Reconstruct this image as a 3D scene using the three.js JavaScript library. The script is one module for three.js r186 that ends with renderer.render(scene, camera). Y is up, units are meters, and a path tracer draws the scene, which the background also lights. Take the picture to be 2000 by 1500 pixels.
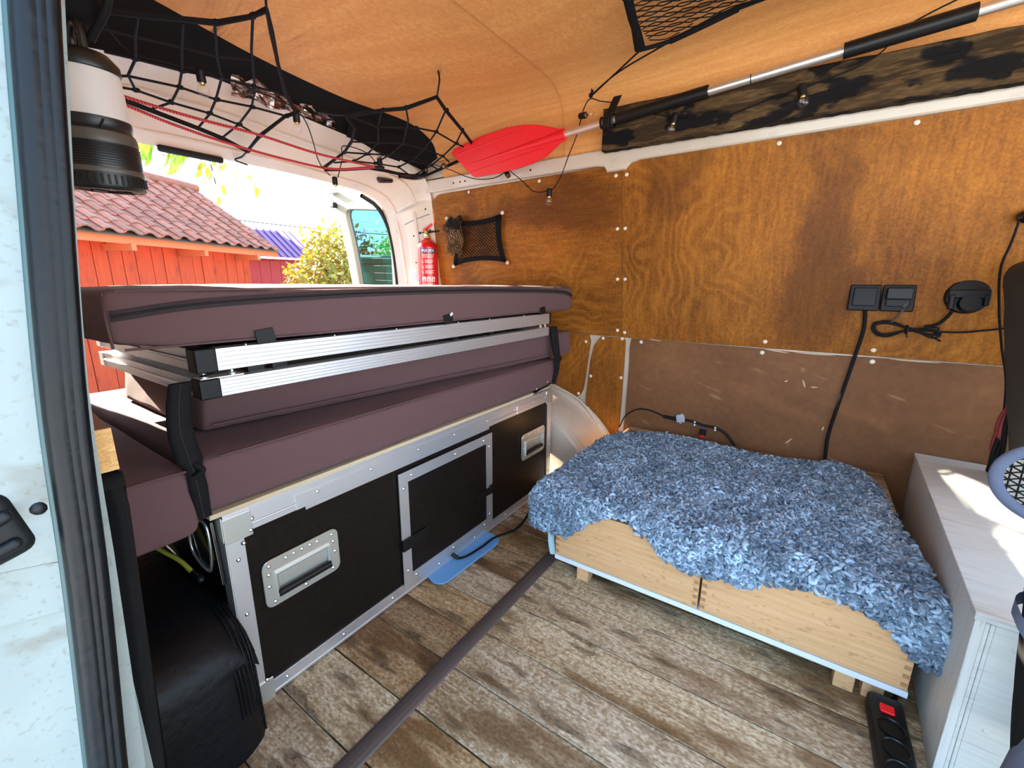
import * as THREE from 'three';
import { RoundedBoxGeometry } from 'three/addons/geometries/RoundedBoxGeometry.js';
import { mergeGeometries, mergeVertices } from 'three/addons/utils/BufferGeometryUtils.js';

// ---------------------------------------------------------------- camera, sky, sun, exposure
const scene = new THREE.Scene();
const camera = new THREE.PerspectiveCamera(2 * Math.atan(750 / 842.2) * 180 / Math.PI, 2000 / 1500, 0.01, 200);
camera.rotation.order = 'YXZ';
camera.position.set(0, 0.85, 0);
camera.rotation.set(-0.2273466, 0.5988366, 0.0045011);
const renderer = new THREE.WebGLRenderer({ antialias: true });
renderer.toneMapping = THREE.LinearToneMapping;
renderer.toneMappingExposure = 2.2;
renderer.shadowMap.enabled = true;

const SUN = new THREE.Vector3(-1, 0.41, 0.05).normalize();
const SKY_GAIN = 2.6;
{ // clear hazy sky: pale at the horizon, bluer overhead, a soft aureole round the sun
  const W = 256, H = 128, d = new Float32Array(W * H * 4);
  for (let j = 0; j < H; j++) for (let i = 0; i < W; i++) {
    const el = ((j + 0.5) / H - 0.5) * Math.PI, az = ((i + 0.5) / W - 0.5) * 2 * Math.PI;
    const x = Math.cos(el) * Math.cos(az), y = Math.sin(el), z = Math.cos(el) * Math.sin(az);
    const c = Math.max(0, x * SUN.x + y * SUN.y + z * SUN.z), t = Math.pow(Math.max(0, y), 0.5);
    const glow = 0.5 * Math.pow(c, 6) + 1.2 * Math.pow(c, 60);
    const o = (j * W + i) * 4;
    d[o] = (0.84 - 0.52 * t + glow) * SKY_GAIN; d[o + 1] = (0.97 - 0.34 * t + glow * 0.97) * SKY_GAIN; d[o + 2] = (1.04 + 0.04 * t + glow * 0.9) * SKY_GAIN; d[o + 3] = 1;
  }
  const t = new THREE.DataTexture(d, W, H, THREE.RGBAFormat, THREE.FloatType);
  t.mapping = THREE.EquirectangularReflectionMapping; t.magFilter = THREE.LinearFilter; t.needsUpdate = true;
  scene.background = t; scene.environment = t;
}
const sun = new THREE.DirectionalLight(new THREE.Color(1, 0.87, 0.7), 36);
sun.position.copy(SUN).multiplyScalar(20); sun.castShadow = true;
sun.shadow.camera.left = -10; sun.shadow.camera.right = 10; sun.shadow.camera.top = 10; sun.shadow.camera.bottom = -10; sun.shadow.camera.far = 60;
scene.add(sun, sun.target);

// ---------------------------------------------------------------- helpers
let seed = 7;
const rnd = () => { seed = (seed * 1664525 + 1013904223) >>> 0; return seed / 4294967296; };
const R = (a, b) => a + (b - a) * rnd();
const V = (x, y, z) => new THREE.Vector3(x, y, z);
const mix = (a, b, t) => a + (b - a) * t;
const clamp = (x, a = 0, b = 1) => Math.min(b, Math.max(a, x));
const sstep = (a, b, x) => { const t = clamp((x - a) / (b - a)); return t * t * (3 - 2 * t); };
function hash(x, y, s) { let h = (x * 374761393 + y * 668265263 + s * 974634763) | 0; h = Math.imul(h ^ (h >>> 13), 1274126177); h ^= h >>> 16; return (h >>> 0) / 4294967296; }
function vn(x, y, px, py, s) { // value noise that tiles every px, py
  const x0 = Math.floor(x), y0 = Math.floor(y), fx = x - x0, fy = y - y0, u = fx * fx * (3 - 2 * fx), v = fy * fy * (3 - 2 * fy);
  const m = (a, p) => ((a % p) + p) % p, a = m(x0, px), b = m(x0 + 1, px), c = m(y0, py), e = m(y0 + 1, py);
  return mix(mix(hash(a, c, s), hash(b, c, s), u), mix(hash(a, e, s), hash(b, e, s), u), v);
}
function fbm(u, v, px, py, oct, s) { let a = 0.5, r = 0, n = 0; for (let i = 0; i < oct; i++) { r += a * vn(u * px, v * py, px, py, s + i); n += a; a *= 0.5; px *= 2; py *= 2; } return r / n; }
function tex(n, size, fn, color = true) { // fn(u, v) gives sRGB 0..255 or a height 0..1; size in metres
  const d = new Uint8Array(n * n * 4);
  for (let j = 0; j < n; j++) for (let i = 0; i < n; i++) {
    const c = fn((i + 0.5) / n, (j + 0.5) / n), o = (j * n + i) * 4;
    for (let k = 0; k < 3; k++) d[o + k] = clamp(Math.round(color ? c[k] : c * 255), 0, 255);
    d[o + 3] = 255;
  }
  const t = new THREE.DataTexture(d, n, n, THREE.RGBAFormat);
  t.wrapS = t.wrapT = THREE.RepeatWrapping; t.magFilter = THREE.LinearFilter; t.minFilter = THREE.LinearMipmapLinearFilter; t.generateMipmaps = true;
  if (color) t.colorSpace = THREE.SRGBColorSpace;
  const [sx, sy] = Array.isArray(size) ? size : [size, size];
  t.repeat.set(1 / sx, 1 / sy); t.needsUpdate = true;
  return t;
}
const lerp3 = (a, b, t) => [mix(a[0], b[0], t), mix(a[1], b[1], t), mix(a[2], b[2], t)];
const mat = (o) => new THREE.MeshPhysicalMaterial({ roughness: 0.6, side: THREE.DoubleSide, ...o });
const hex = (r, g, b) => new THREE.Color().setRGB(r / 255, g / 255, b / 255, THREE.SRGBColorSpace);

const used = {};
const numbered = (n) => { const k = (used[n] = (used[n] ?? -1) + 1); return k ? n + '_' + String(k).padStart(3, '0') : n; };
const origin = new WeakMap();
const originOf = (p) => { while (p && p !== scene) { if (origin.has(p)) return origin.get(p); p = p.parent; } return null; };
function tag(o, label, category, group) { Object.assign(o.userData, { label, category }); if (group) o.userData.group = group; return o; }
function thing(name, label, category, pos, group, local = 0) { // parts are given in world places unless local
  const o = new THREE.Group(); o.name = numbered(name); o.position.set(...pos); scene.add(o); tag(o, label, category, group);
  if (!local) origin.set(o, pos);
  return o;
}
function boxUV(g, swap) {
  g = g.index ? g.toNonIndexed() : g;
  const p = g.attributes.position, uv = new Float32Array(p.count * 2), a = V(), b = V(), c = V(), n = V();
  for (let i = 0; i < p.count; i += 3) {
    a.fromBufferAttribute(p, i); b.fromBufferAttribute(p, i + 1); c.fromBufferAttribute(p, i + 2);
    n.copy(b).sub(a).cross(c.clone().sub(a)); const x = Math.abs(n.x), y = Math.abs(n.y), z = Math.abs(n.z);
    [a, b, c].forEach((q, k) => { const w = x >= y && x >= z ? [q.z, q.y] : y >= z ? [q.x, q.z] : [q.x, q.y]; if (swap) w.reverse(); uv[(i + k) * 2] = w[0]; uv[(i + k) * 2 + 1] = w[1]; });
  }
  g.setAttribute('uv', new THREE.BufferAttribute(uv, 2));
  return g;
}
function join(list, swap, keep) {
  list = [list].flat(Infinity).map((g) => { g = g.index ? g.toNonIndexed() : g.clone(); for (const k of Object.keys(g.attributes)) if (!['position', 'normal', 'uv'].includes(k)) g.deleteAttribute(k); g.morphAttributes = {}; return keep ? g : boxUV(g, swap); });
  return list.length > 1 ? mergeGeometries(list) : list[0];
}
function part(name, geos, m, parent, o = {}) {
  let g = join(geos, o.swap, o.keep);
  const at = parent && originOf(parent);
  if (at) g.translate(-at[0], -at[1], -at[2]);
  const q = new THREE.Mesh(g, m); q.name = parent ? name : numbered(name);
  (parent ?? scene).add(q);
  if (o.label) q.userData.label = o.label;
  if (o.kind) q.userData.kind = o.kind;
  return q;
}
const struct = (name, geos, m, parent, o = {}) => part(name, geos, m, parent, { ...o, kind: 'structure' });
function copyPart(mesh, parent, pos, rot, m) { const q = new THREE.Mesh(mesh.geometry ?? mesh, m ?? mesh.material); q.name = mesh.name ?? ''; q.position.set(...pos); if (rot) q.rotation.set(...rot); parent.add(q); return q; }
function place(g, pos, rot) { if (rot) g.applyMatrix4(new THREE.Matrix4().makeRotationFromEuler(new THREE.Euler(...rot))); return g.translate(...pos); }
function bx(w, h, d, x, y, z, r = 0.0015, rot, seg = 1) { const g = r ? new RoundedBoxGeometry(w, h, d, seg, Math.min(r, w / 2.1, h / 2.1, d / 2.1)) : new THREE.BoxGeometry(w, h, d); return place(g, [x, y, z], rot); }
const span = (x0, x1, y0, y1, z0, z1, r) => bx(x1 - x0, y1 - y0, z1 - z0, (x0 + x1) / 2, (y0 + y1) / 2, (z0 + z1) / 2, r);
const P3 = (list) => list.map((p) => V(...p));
function tube(pts, r, o = {}) { const c = new THREE.CatmullRomCurve3(pts.map((p) => (p.isVector3 ? p : V(...p))), !!o.closed, 'centripetal'); return new THREE.TubeGeometry(c, o.n ?? Math.max(4, pts.length * 5), r, o.k ?? 6, !!o.closed); }
function rod(a, b, r, k = 8, r2 = r) {
  const A = a.isVector3 ? a : V(...a), B = b.isVector3 ? b : V(...b), d = B.clone().sub(A), g = new THREE.CylinderGeometry(r2, r, d.length(), k);
  g.applyQuaternion(new THREE.Quaternion().setFromUnitVectors(V(0, 1, 0), d.clone().normalize()));
  return g.translate(...A.add(B).multiplyScalar(0.5).toArray());
}
const ball = (x, y, z, r, k = 10, s = [1, 1, 1]) => new THREE.SphereGeometry(r, k, Math.max(5, k * 0.6 | 0)).scale(...s).translate(x, y, z);
const lathe = (pts, k = 24) => new THREE.LatheGeometry(pts.map((p) => new THREE.Vector2(p[0], p[1])), k);
function shape(pts) { const s = new THREE.Shape(); pts.forEach((p, i) => (i ? s.lineTo(p[0], p[1]) : s.moveTo(p[0], p[1]))); return s; }
const extr = (s, depth, bevel = 0, o = {}) => new THREE.ExtrudeGeometry(s, { depth, bevelEnabled: bevel > 0, bevelSize: bevel, bevelThickness: bevel, bevelSegments: 1, curveSegments: 8, ...o });
function grid(nu, nv, fn, uvfn) { // surface from fn(u, v) -> [x, y, z]
  const p = [], uv = [], ix = [];
  for (let j = 0; j <= nv; j++) for (let i = 0; i <= nu; i++) { p.push(...fn(i / nu, j / nv)); uv.push(...(uvfn ? uvfn(i / nu, j / nv) : [i / nu, j / nv])); }
  for (let j = 0; j < nv; j++) for (let i = 0; i < nu; i++) { const a = j * (nu + 1) + i, b = a + 1, c = a + nu + 1, d = c + 1; ix.push(a, b, d, a, d, c); }
  const g = new THREE.BufferGeometry(); g.setAttribute('position', new THREE.Float32BufferAttribute(p, 3)); g.setAttribute('uv', new THREE.Float32BufferAttribute(uv, 2)); g.setIndex(ix); g.computeVertexNormals();
  return g;
}
const pl = (list, t) => { // polyline at t in 0..1 by index
  const f = clamp(t) * (list.length - 1), i = Math.min(list.length - 2, Math.floor(f)), k = f - i; return list[i].map((a, c) => mix(a, list[i + 1][c], k));
};
const at1 = (tab, x) => { if (x <= tab[0][0]) return tab[0][1]; for (let i = 1; i < tab.length; i++) if (x <= tab[i][0]) return mix(tab[i - 1][1], tab[i][1], (x - tab[i - 1][0]) / (tab[i][0] - tab[i - 1][0])); return tab[tab.length - 1][1]; };
function cushion(w, h, d, r, o = {}) { // soft block: rounded edges, swollen faces, shallow creases
  const g0 = new THREE.BoxGeometry(2, 2, 2, o.nx ?? 30, o.ny ?? 10, o.nz ?? 30); g0.deleteAttribute('uv'); g0.deleteAttribute('normal');
  const g = mergeVertices(g0, 1e-5), p = g.attributes.position, q = V(), inn = V(), e = o.wave ?? 0.004;
  const m = (t) => Math.sign(t) * Math.pow(Math.sin(Math.abs(t) * Math.PI / 2), 0.9);
  for (let i = 0; i < p.count; i++) {
    const tx = p.getX(i), ty = p.getY(i), tz = p.getZ(i);
    q.set(m(tx) * w / 2, m(ty) * h / 2, m(tz) * d / 2);
    inn.set(clamp(q.x, -w / 2 + r, w / 2 - r), clamp(q.y, -h / 2 + r, h / 2 - r), clamp(q.z, -d / 2 + r, d / 2 - r));
    const k = q.clone().sub(inn), l = k.length(); if (l > 1e-9) k.multiplyScalar(1 / l);
    q.copy(inn).addScaledVector(k, Math.min(l, r) );
    const s = (o.seed ?? 3), n1 = fbm(q.x * 0.9 + 5, q.z * 0.9 + q.y * 2 + 5, 7, 7, 3, s) - 0.5, edge = (1 - Math.pow(Math.abs(q.x) / (w / 2), 4)) * (1 - Math.pow(Math.abs(q.z) / (d / 2), 4));
    q.y += Math.sign(q.y) * (o.crown ?? 0.004) * Math.max(0, edge) * (q.y > h * 0.4 ? 1 : 0);
    q.addScaledVector(k, n1 * e * 2);
    if (o.fn) o.fn(q);
    p.setXYZ(i, q.x, q.y, q.z);
  }
  g.computeVertexNormals();
  return g;
}

// ---------------------------------------------------------------- textures and materials
const T = {};
T.weave = tex(256, 0.02, (u, v) => { const a = Math.sin(u * 2 * Math.PI * 16), b = Math.sin(v * 2 * Math.PI * 16); return clamp(0.5 + 0.25 * a * b + 0.35 * (fbm(u, v, 16, 16, 2, 3) - 0.5)); }, false);
T.ceil = tex(1024, [1.6, 1.1], (u, v) => { // pale ply, grain along u
  const w = fbm(u, v, 3, 4, 4, 11), streak = fbm(u, v + 0.03 * w, 6, 110, 3, 21), sp = fbm(u, v, 260, 200, 2, 31), ring = 0.5 + 0.5 * Math.sin(2 * Math.PI * (v * 12 + 4 * fbm(u, v, 2, 4, 3, 71)));
  let c = lerp3([198, 134, 74], [228, 170, 102], clamp(0.15 + 0.7 * w + 0.35 * (streak - 0.5) + 0.7 * (sp - 0.5))); c = lerp3(c, [188, 122, 64], 0.22 * ring);
  const k = sstep(0.68, 0.8, fbm(u + 0.25 * v, v, 4, 44, 3, 41)) * sstep(0.5, 0.7, fbm(u, v, 3, 3, 2, 81)); return lerp3(c, [120, 70, 34], 0.7 * k);
});
T.ply = tex(1024, [1.15, 1.15], (u, v) => { // stained birch ply, grain along v, swirling growth rings
  const wr = fbm(u, v, 3, 3, 4, 15), ring = (u * 10 + 7 * wr) * 2, rg = Math.pow(0.5 + 0.5 * Math.sin(2 * Math.PI * ring), 2), fine = fbm(u, v, 190, 22, 2, 25), sp = fbm(u, v, 240, 240, 2, 55), blot = fbm(u, v, 6, 5, 5, 35);
  let c = lerp3([96, 54, 16], [172, 108, 36], clamp(0.1 + 0.75 * blot + 0.4 * (fine - 0.5) + 0.5 * (sp - 0.5)));
  c = lerp3(c, [186, 126, 48], 0.3 * rg * sstep(0.35, 0.6, fbm(u, v, 4, 4, 3, 65))); return lerp3(c, [76, 42, 16], 0.5 * sstep(0.52, 0.7, fbm(u, v, 5, 4, 5, 45)));
});
T.film = tex(512, [0.9, 0.9], (u, v) => {
  const b = fbm(u, v, 4, 4, 4, 6), f = fbm(u, v, 60, 60, 2, 16); let c = lerp3([98, 65, 40], [128, 88, 58], clamp(b * 0.9 + (f - 0.5) * 0.5));
  const s = sstep(0.78, 0.9, fbm(u, v + 0.3 * u, 7, 46, 3, 26)); return lerp3(c, [196, 166, 138], 0.3 * s);
});
T.floor = tex(1024, [1.3, 0.6], (u, v) => { // worn, stained boards, grain along u
  const big = fbm(u, v, 4, 6, 4, 7), fine = fbm(u, v, 22, 170, 3, 17), sp = fbm(u, v, 220, 170, 2, 27), blot = fbm(u + 0.06 * big, v, 7, 9, 5, 37), wear = fbm(u, v, 12, 22, 5, 67);
  let c = lerp3([134, 106, 72], [222, 210, 184], clamp(big * 0.75 + (fine - 0.5) * 0.55 + (sp - 0.5) * 1.0 + 0.1));
  c = lerp3(c, [104, 76, 48], 0.75 * sstep(0.46, 0.66, blot) * clamp(0.3 + 1.2 * fine)); c = lerp3(c, [66, 52, 38], 0.75 * sstep(0.58, 0.72, wear) * clamp(sp * 1.6 - 0.2));
  const l1 = Math.abs(fbm(u, v, 4, 12, 3, 87) - 0.5), l2 = Math.abs(fbm(u, v, 3, 22, 2, 97) - 0.48);
  c = lerp3(c, [84, 66, 46], 0.6 * (1 - sstep(0, 0.006, l1)) * sstep(0.48, 0.58, wear)); c = lerp3(c, [230, 224, 208], 0.5 * (1 - sstep(0, 0.004, l2)) * sstep(0.5, 0.62, fbm(u, v, 12, 12, 2, 107)));
  return c;
});
T.floorH = tex(512, [1.4, 0.5], (u, v) => fbm(u, v, 16, 90, 4, 57), false);
T.beech = tex(512, [0.6, 0.3], (u, v) => { const f = fbm(u, v, 6, 70, 3, 8), fl = sstep(0.7, 0.82, fbm(u, v, 40, 50, 2, 18)); return lerp3(lerp3([200, 152, 104], [222, 180, 134], f), [176, 128, 82], 0.5 * fl); });
T.grey = tex(512, [0.5, 0.35], (u, v) => { const f = fbm(u, v, 5, 80, 3, 9), b = fbm(u, v, 4, 5, 3, 19); return lerp3(lerp3([188, 192, 188], [212, 216, 212], clamp(f * 0.7 + b * 0.4)), [136, 138, 136], 0.3 * sstep(0.68, 0.8, fbm(u, v, 6, 50, 3, 29))); });
const charK = (u, v) => sstep(0.52, 0.62, fbm(u + 0.04 * fbm(u, v, 9, 9, 2, 60), v, 9, 9, 5, 30)), charR = (u, v) => sstep(0.5, 0.56, fbm(u, v + 0.08 * fbm(u, v, 5, 7, 3, 10), 7, 26, 4, 20));
T.char = tex(1024, [0.9, 0.45], (u, v) => {
  const r = fbm(u, v, 40, 90, 3, 40), b = fbm(u, v, 5, 5, 3, 50); let c = lerp3([54, 40, 24], [106, 84, 54], clamp(r * 0.9 + 0.5 * (b - 0.4)));
  c = lerp3(c, [34, 26, 18], 0.55 * charR(u, v)); return lerp3(c, [13, 12, 16], 0.88 * charK(u, v));
});
T.charH = tex(512, [0.9, 0.45], (u, v) => 0.9 - 0.45 * charK(u, v) - 0.25 * charR(u, v) + 0.1 * fbm(u, v, 40, 90, 2, 40), false);
T.brush = tex(256, [0.25, 0.04], (u, v) => 0.35 + 0.5 * fbm(u, v, 6, 60, 3, 12), false);
T.mottle = tex(512, 0.25, (u, v) => fbm(u, v, 20, 20, 4, 13), false);
T.paint = tex(512, 0.5, (u, v) => { const d = sstep(0.66, 0.8, fbm(u, v, 12, 12, 4, 14)), s = sstep(0.8, 0.86, fbm(u, v, 50, 50, 2, 24)); return lerp3(lerp3([204, 190, 172], [190, 176, 158], fbm(u, v, 4, 4, 3, 34)), [140, 128, 112], 0.16 * d + 0.1 * s); });
T.jamb = tex(512, 0.3, (u, v) => { const d = sstep(0.56, 0.8, fbm(u, v, 7, 12, 6, 54)), s = sstep(0.66, 0.8, fbm(u, v, 90, 110, 3, 64)); return lerp3(lerp3([128, 136, 132], [114, 124, 122], fbm(u, v, 4, 5, 3, 74)), [84, 78, 66], 0.4 * d + 0.25 * s); });
T.phen = tex(512, 0.3, (u, v) => { const f = fbm(u, v, 40, 40, 3, 44), s = sstep(0.83, 0.9, fbm(u + 0.4 * v, v, 4, 60, 3, 54)); return lerp3(lerp3([20, 16, 14], [30, 25, 22], f), [92, 78, 66], 0.4 * s); });
T.barn = tex(512, [0.5, 1.5], (u, v) => { const f = fbm(u, v, 60, 6, 4, 84), b = fbm(u, v, 5, 4, 3, 94); return lerp3(lerp3([146, 44, 9], [172, 62, 14], clamp(0.6 * f + 0.5 * b)), [96, 34, 22], 0.5 * sstep(0.66, 0.8, fbm(u, v, 40, 12, 3, 104))); });
T.rope = tex(64, [0.008, 1], (u, v) => { const s = (u * 1 + v * 2) % 1; return s < 0.36 ? [60, 22, 26] : s < 0.5 ? [176, 40, 48] : [206, 64, 66]; });
T.endgrain = tex(256, 0.06, (u, v) => { const f = fbm(u, v, 30, 6, 3, 114), k = fbm(u, v, 60, 40, 2, 124); return lerp3([170, 122, 66], [232, 190, 124], clamp(0.6 * f + 0.6 * k - 0.1)); });
T.knit = tex(256, 0.035, (u, v) => { const a = 0.5 + 0.5 * Math.sin(2 * Math.PI * (u * 3 + 0.22 * Math.sin(2 * Math.PI * v * 3))), f = fbm(u, v, 6, 8, 3, 134); return lerp3(lerp3([40, 32, 28], [206, 164, 108], clamp(a * 0.8 + f - 0.3)), [24, 20, 20], 0.6 * sstep(0.55, 0.7, f)); });
T.knit2 = tex(256, [0.22, 0.18], (u, v) => { const q = [u * 6.3 % 1, v * 5.1 % 1], a = 0.5 + 0.5 * Math.sin(2 * Math.PI * (u * 19 + 0.22 * Math.sin(2 * Math.PI * v * 16))), f = fbm(u, v, 14, 14, 3, 134); return lerp3(lerp3([34, 26, 20], [206, 160, 98], clamp(a * 0.9 + f - 0.4)), [16, 13, 13], 0.9 * (sstep(0.36, 0.22, v + 0.3 * (f - 0.5)) + sstep(0.6, 0.7, f) * 0.6)); });
T.earth = tex(512, 2, (u, v) => { const f = fbm(u, v, 24, 24, 4, 144), b = fbm(u, v, 4, 4, 3, 154); return lerp3([160, 160, 156], [206, 206, 202], clamp(f * 0.7 + b * 0.4)); });
T.tile = tex(256, 0.4, (u, v) => { const f = fbm(u, v, 10, 10, 4, 164); return lerp3(lerp3([136, 72, 52], [166, 104, 80], f), [104, 94, 80], 0.6 * sstep(0.5, 0.68, fbm(u, v, 14, 14, 4, 174))); });
const wrapSwap = (t) => { const c = t.clone(); c.needsUpdate = true; return c; };

const M = {
  ceil: mat({ map: T.ceil, specularIntensity: 0.4, roughness: 0.6, bumpMap: T.mottle, bumpScale: 0.0003 }),
  ply: mat({ map: T.ply, roughness: 0.5, specularIntensity: 0.3 }), film: mat({ map: T.film, roughness: 0.55, specularIntensity: 0.3 }),
  floor: [0, 1, 2, 3].map((k) => mat({ map: T.floor, specularIntensity: 0.6, roughness: 0.6, bumpMap: T.floorH, bumpScale: 0.0006, color: [hex(255, 252, 246), hex(232, 216, 194), hex(246, 244, 244), hex(210, 194, 176)][k] })),
  strip: mat({ color: hex(84, 74, 70), roughness: 0.5, metalness: 0.2, bumpMap: T.mottle, bumpScale: 0.0004 }),
  paint: mat({ map: T.paint, roughness: 0.35, clearcoat: 0.3 }), jamb: mat({ map: T.jamb, roughness: 0.4 }),
  frost: mat({ color: hex(128, 120, 100), roughness: 0.4 }),
  black: mat({ color: hex(12, 12, 13), roughness: 0.5, specularIntensity: 0.6 }), blackGloss: mat({ color: hex(8, 9, 10), roughness: 0.18, clearcoat: 0.6 }),
  cord: mat({ color: hex(13, 12, 15), roughness: 0.8, specularIntensity: 0.5 }), felt: mat({ color: hex(17, 16, 17), specularIntensity: 0.4, roughness: 0.95, bumpMap: T.weave, bumpScale: 0.0005 }),
  rubber: mat({ color: hex(5, 7, 11), roughness: 0.34, specularIntensity: 0.42, bumpMap: T.mottle, bumpScale: 0.0006 }), rubberEdge: mat({ color: hex(40, 66, 66), roughness: 0.4 }),
  arch: mat({ color: hex(10, 10, 13), specularIntensity: 0.5, roughness: 0.5, bumpMap: T.mottle, bumpScale: 0.0012 }),
  phen: mat({ map: T.phen, roughness: 0.3, specularIntensity: 0.3, bumpMap: T.mottle, bumpScale: 0.0002 }),
  alu: mat({ color: hex(220, 221, 224), metalness: 0.85, roughness: 0.4, bumpMap: T.brush, bumpScale: 0.00004 }),
  zinc: mat({ color: hex(224, 230, 226), metalness: 0.85, roughness: 0.3, bumpMap: T.mottle, bumpScale: 0.0001 }), rivet: mat({ color: hex(226, 228, 230), metalness: 1, roughness: 0.22 }),
  fabric: mat({ color: hex(98, 71, 72), roughness: 0.95, bumpMap: T.weave, bumpScale: 0.0007, sheen: 0.25, sheenColor: hex(140, 112, 108), sheenRoughness: 0.6 }),
  seam: mat({ color: hex(70, 46, 49), roughness: 0.95 }), tape: mat({ color: hex(52, 40, 42), roughness: 0.9, bumpMap: T.weave, bumpScale: 0.0008 }),
  plyEdge: mat({ color: hex(190, 172, 142), roughness: 0.7 }), board: mat({ color: hex(18, 17, 17), specularIntensity: 0.6, roughness: 0.4 }),
  beech: mat({ map: T.beech, roughness: 0.45 }), white: mat({ color: hex(220, 228, 236), roughness: 0.4 }), grey: mat({ map: T.grey, roughness: 0.5 }),
  char: mat({ map: T.char, specularIntensity: 0.3, roughness: 0.8, bumpMap: T.charH, bumpScale: 0.004 }), red: mat({ color: hex(226, 24, 34), roughness: 0.4, bumpMap: T.mottle, bumpScale: 0.0002 }),
  pole: mat({ color: hex(226, 218, 208), metalness: 0.85, roughness: 0.35 }), extRed: mat({ color: hex(206, 20, 26), roughness: 0.22, clearcoat: 0.6 }),
  glass: mat({ color: 0xffffff, transmission: 1, roughness: 0, thickness: 0, ior: 1.5 }), brass: mat({ color: hex(210, 180, 110), metalness: 1, roughness: 0.3 }),
  pane: mat({ color: new THREE.Color(0.09, 0.2, 0.28), transmission: 1, roughness: 0, thickness: 0, ior: 1.5 }),
  foil: mat({ color: hex(140, 130, 128), metalness: 1, roughness: 0.22, flatShading: true }),
  wood: mat({ map: T.endgrain, roughness: 0.8 }), rope: mat({ map: T.rope, roughness: 0.8 }), yellow: mat({ color: hex(206, 206, 70), roughness: 0.6 }),
  barn: mat({ map: T.barn, roughness: 0.85 }), fascia: mat({ color: hex(178, 88, 44), roughness: 0.8 }),
  tile: [0, 1, 2].map((k) => mat({ map: T.tile, roughness: 0.85, color: [hex(255, 240, 235), hex(230, 214, 208), hex(250, 226, 214)][k] })),
  earth: mat({ map: T.earth, roughness: 1 }), plum: mat({ color: hex(116, 74, 118), metalness: 0.3, roughness: 0.5 }), magenta: mat({ color: hex(146, 44, 46), roughness: 0.8 }),
  bin: mat({ color: hex(48, 136, 82), roughness: 0.5 }), bark: mat({ color: hex(86, 66, 48), roughness: 0.95 }),
  leafY: mat({ color: hex(150, 134, 26), roughness: 0.6, transmission: 0.4, thickness: 0 }), leafG: mat({ color: hex(120, 196, 60), roughness: 0.6, transmission: 0.4, thickness: 0 }), leafT: mat({ color: hex(120, 160, 22), roughness: 0.6, transmission: 0.55, thickness: 0 }),
  seat: mat({ color: hex(52, 48, 44), roughness: 0.9, bumpMap: T.weave, bumpScale: 0.001 }),
  hide: mat({ color: hex(160, 184, 190), roughness: 0.9 }), curl: mat({ color: 0xffffff, roughness: 0.75, sheen: 0.5, sheenColor: hex(200, 215, 235) }),
  diffuser: mat({ color: hex(222, 216, 210), roughness: 0.55, transmission: 0.25, thickness: 0 }), lampBody: mat({ color: hex(20, 23, 23), roughness: 0.4 }), lampBand: mat({ color: hex(74, 69, 64), roughness: 0.4 }),
  terry: mat({ color: hex(112, 122, 146), roughness: 1, bumpMap: T.weave, bumpScale: 0.002 }), knit: mat({ map: T.knit2, roughness: 1, bumpMap: T.weave, bumpScale: 0.003 }),
  mat: mat({ color: hex(96, 152, 204), roughness: 0.6 }), redSwitch: mat({ color: hex(220, 24, 32), roughness: 0.3, emissive: hex(90, 0, 4), emissiveIntensity: 0.4 }), cream: mat({ color: hex(214, 206, 190), roughness: 0.5 }),
  label: null,
};
M.plyH = mat({ map: (() => { const t = wrapSwap(T.ply); t.rotation = Math.PI / 2; return t; })(), roughness: 0.5, specularIntensity: 0.3 });

// ---------------------------------------------------------------- the van: floor, walls, ceiling
const zw = (y) => -1.75 + (y > 0.635 ? 0.17 * (y - 0.635) : 0); // face of the far wall's panels
const lean = (g, off = 0) => { const p = g.attributes.position; for (let i = 0; i < p.count; i++) p.setZ(i, p.getZ(i) + zw(p.getY(i)) + off); g.computeVertexNormals(); return g; };
const floor = struct('floor', span(-1.9, 1.9, -0.09, -0.013, -1.83, 0.0, 0), M.black);
{ // every plank a part
  const lay = (x0, x1, joints, cuts) => {
    for (let i = 0; i + 1 < joints.length; i++) {
      const a = joints[i], b = joints[i + 1], xs = [x0, ...(cuts[i] ?? []), x1];
      for (let k = 0; k + 1 < xs.length; k++) {
        const w = xs[k + 1] - xs[k] - 0.0026, d = a - b - 0.003, g = boxUV(new RoundedBoxGeometry(w, 0.013, d, 1, 0.0016));
        const uv = g.attributes.uv, du = rnd() * 3, dv = rnd() * 3; for (let j = 0; j < uv.count; j++) uv.setXY(j, uv.getX(j) + du, uv.getY(j) + dv);
        const q = new THREE.Mesh(g, M.floor[(rnd() * 4) | 0]); q.name = 'plank'; q.position.set((xs[k] + xs[k + 1]) / 2, -0.0065 - R(0, 0.0008), (a + b) / 2); floor.add(q);
      }
    }
  };
  lay(-1.88, -0.588, [0, -0.115, -0.232, -0.348, -0.475, -0.6, -0.7, -0.797, -0.915, -1.032, -1.15, -1.27, -1.39, -1.51, -1.63, -1.75], { 2: [-1.1], 3: [-1.3], 4: [-1.0] });
  lay(-0.578, 0.95, [0, -0.115, -0.235, -0.355, -0.478, -0.598, -0.719, -0.84, -0.96, -1.08, -1.2, -1.32, -1.44, -1.56, -1.75], { 2: [0.25], 5: [0.3] });
  const prof = shape([[-0.0205, 0], [-0.018, 0.004], [-0.009, 0.0072], [0, 0.008], [0.009, 0.0072], [0.018, 0.004], [0.0205, 0]]);
  struct('trim_1', place(extr(prof, 1.1), [-0.583, -0.0005, -1.1]), M.strip, null, { label: 'brown rounded metal strip across the floor planks' });
}
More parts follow.
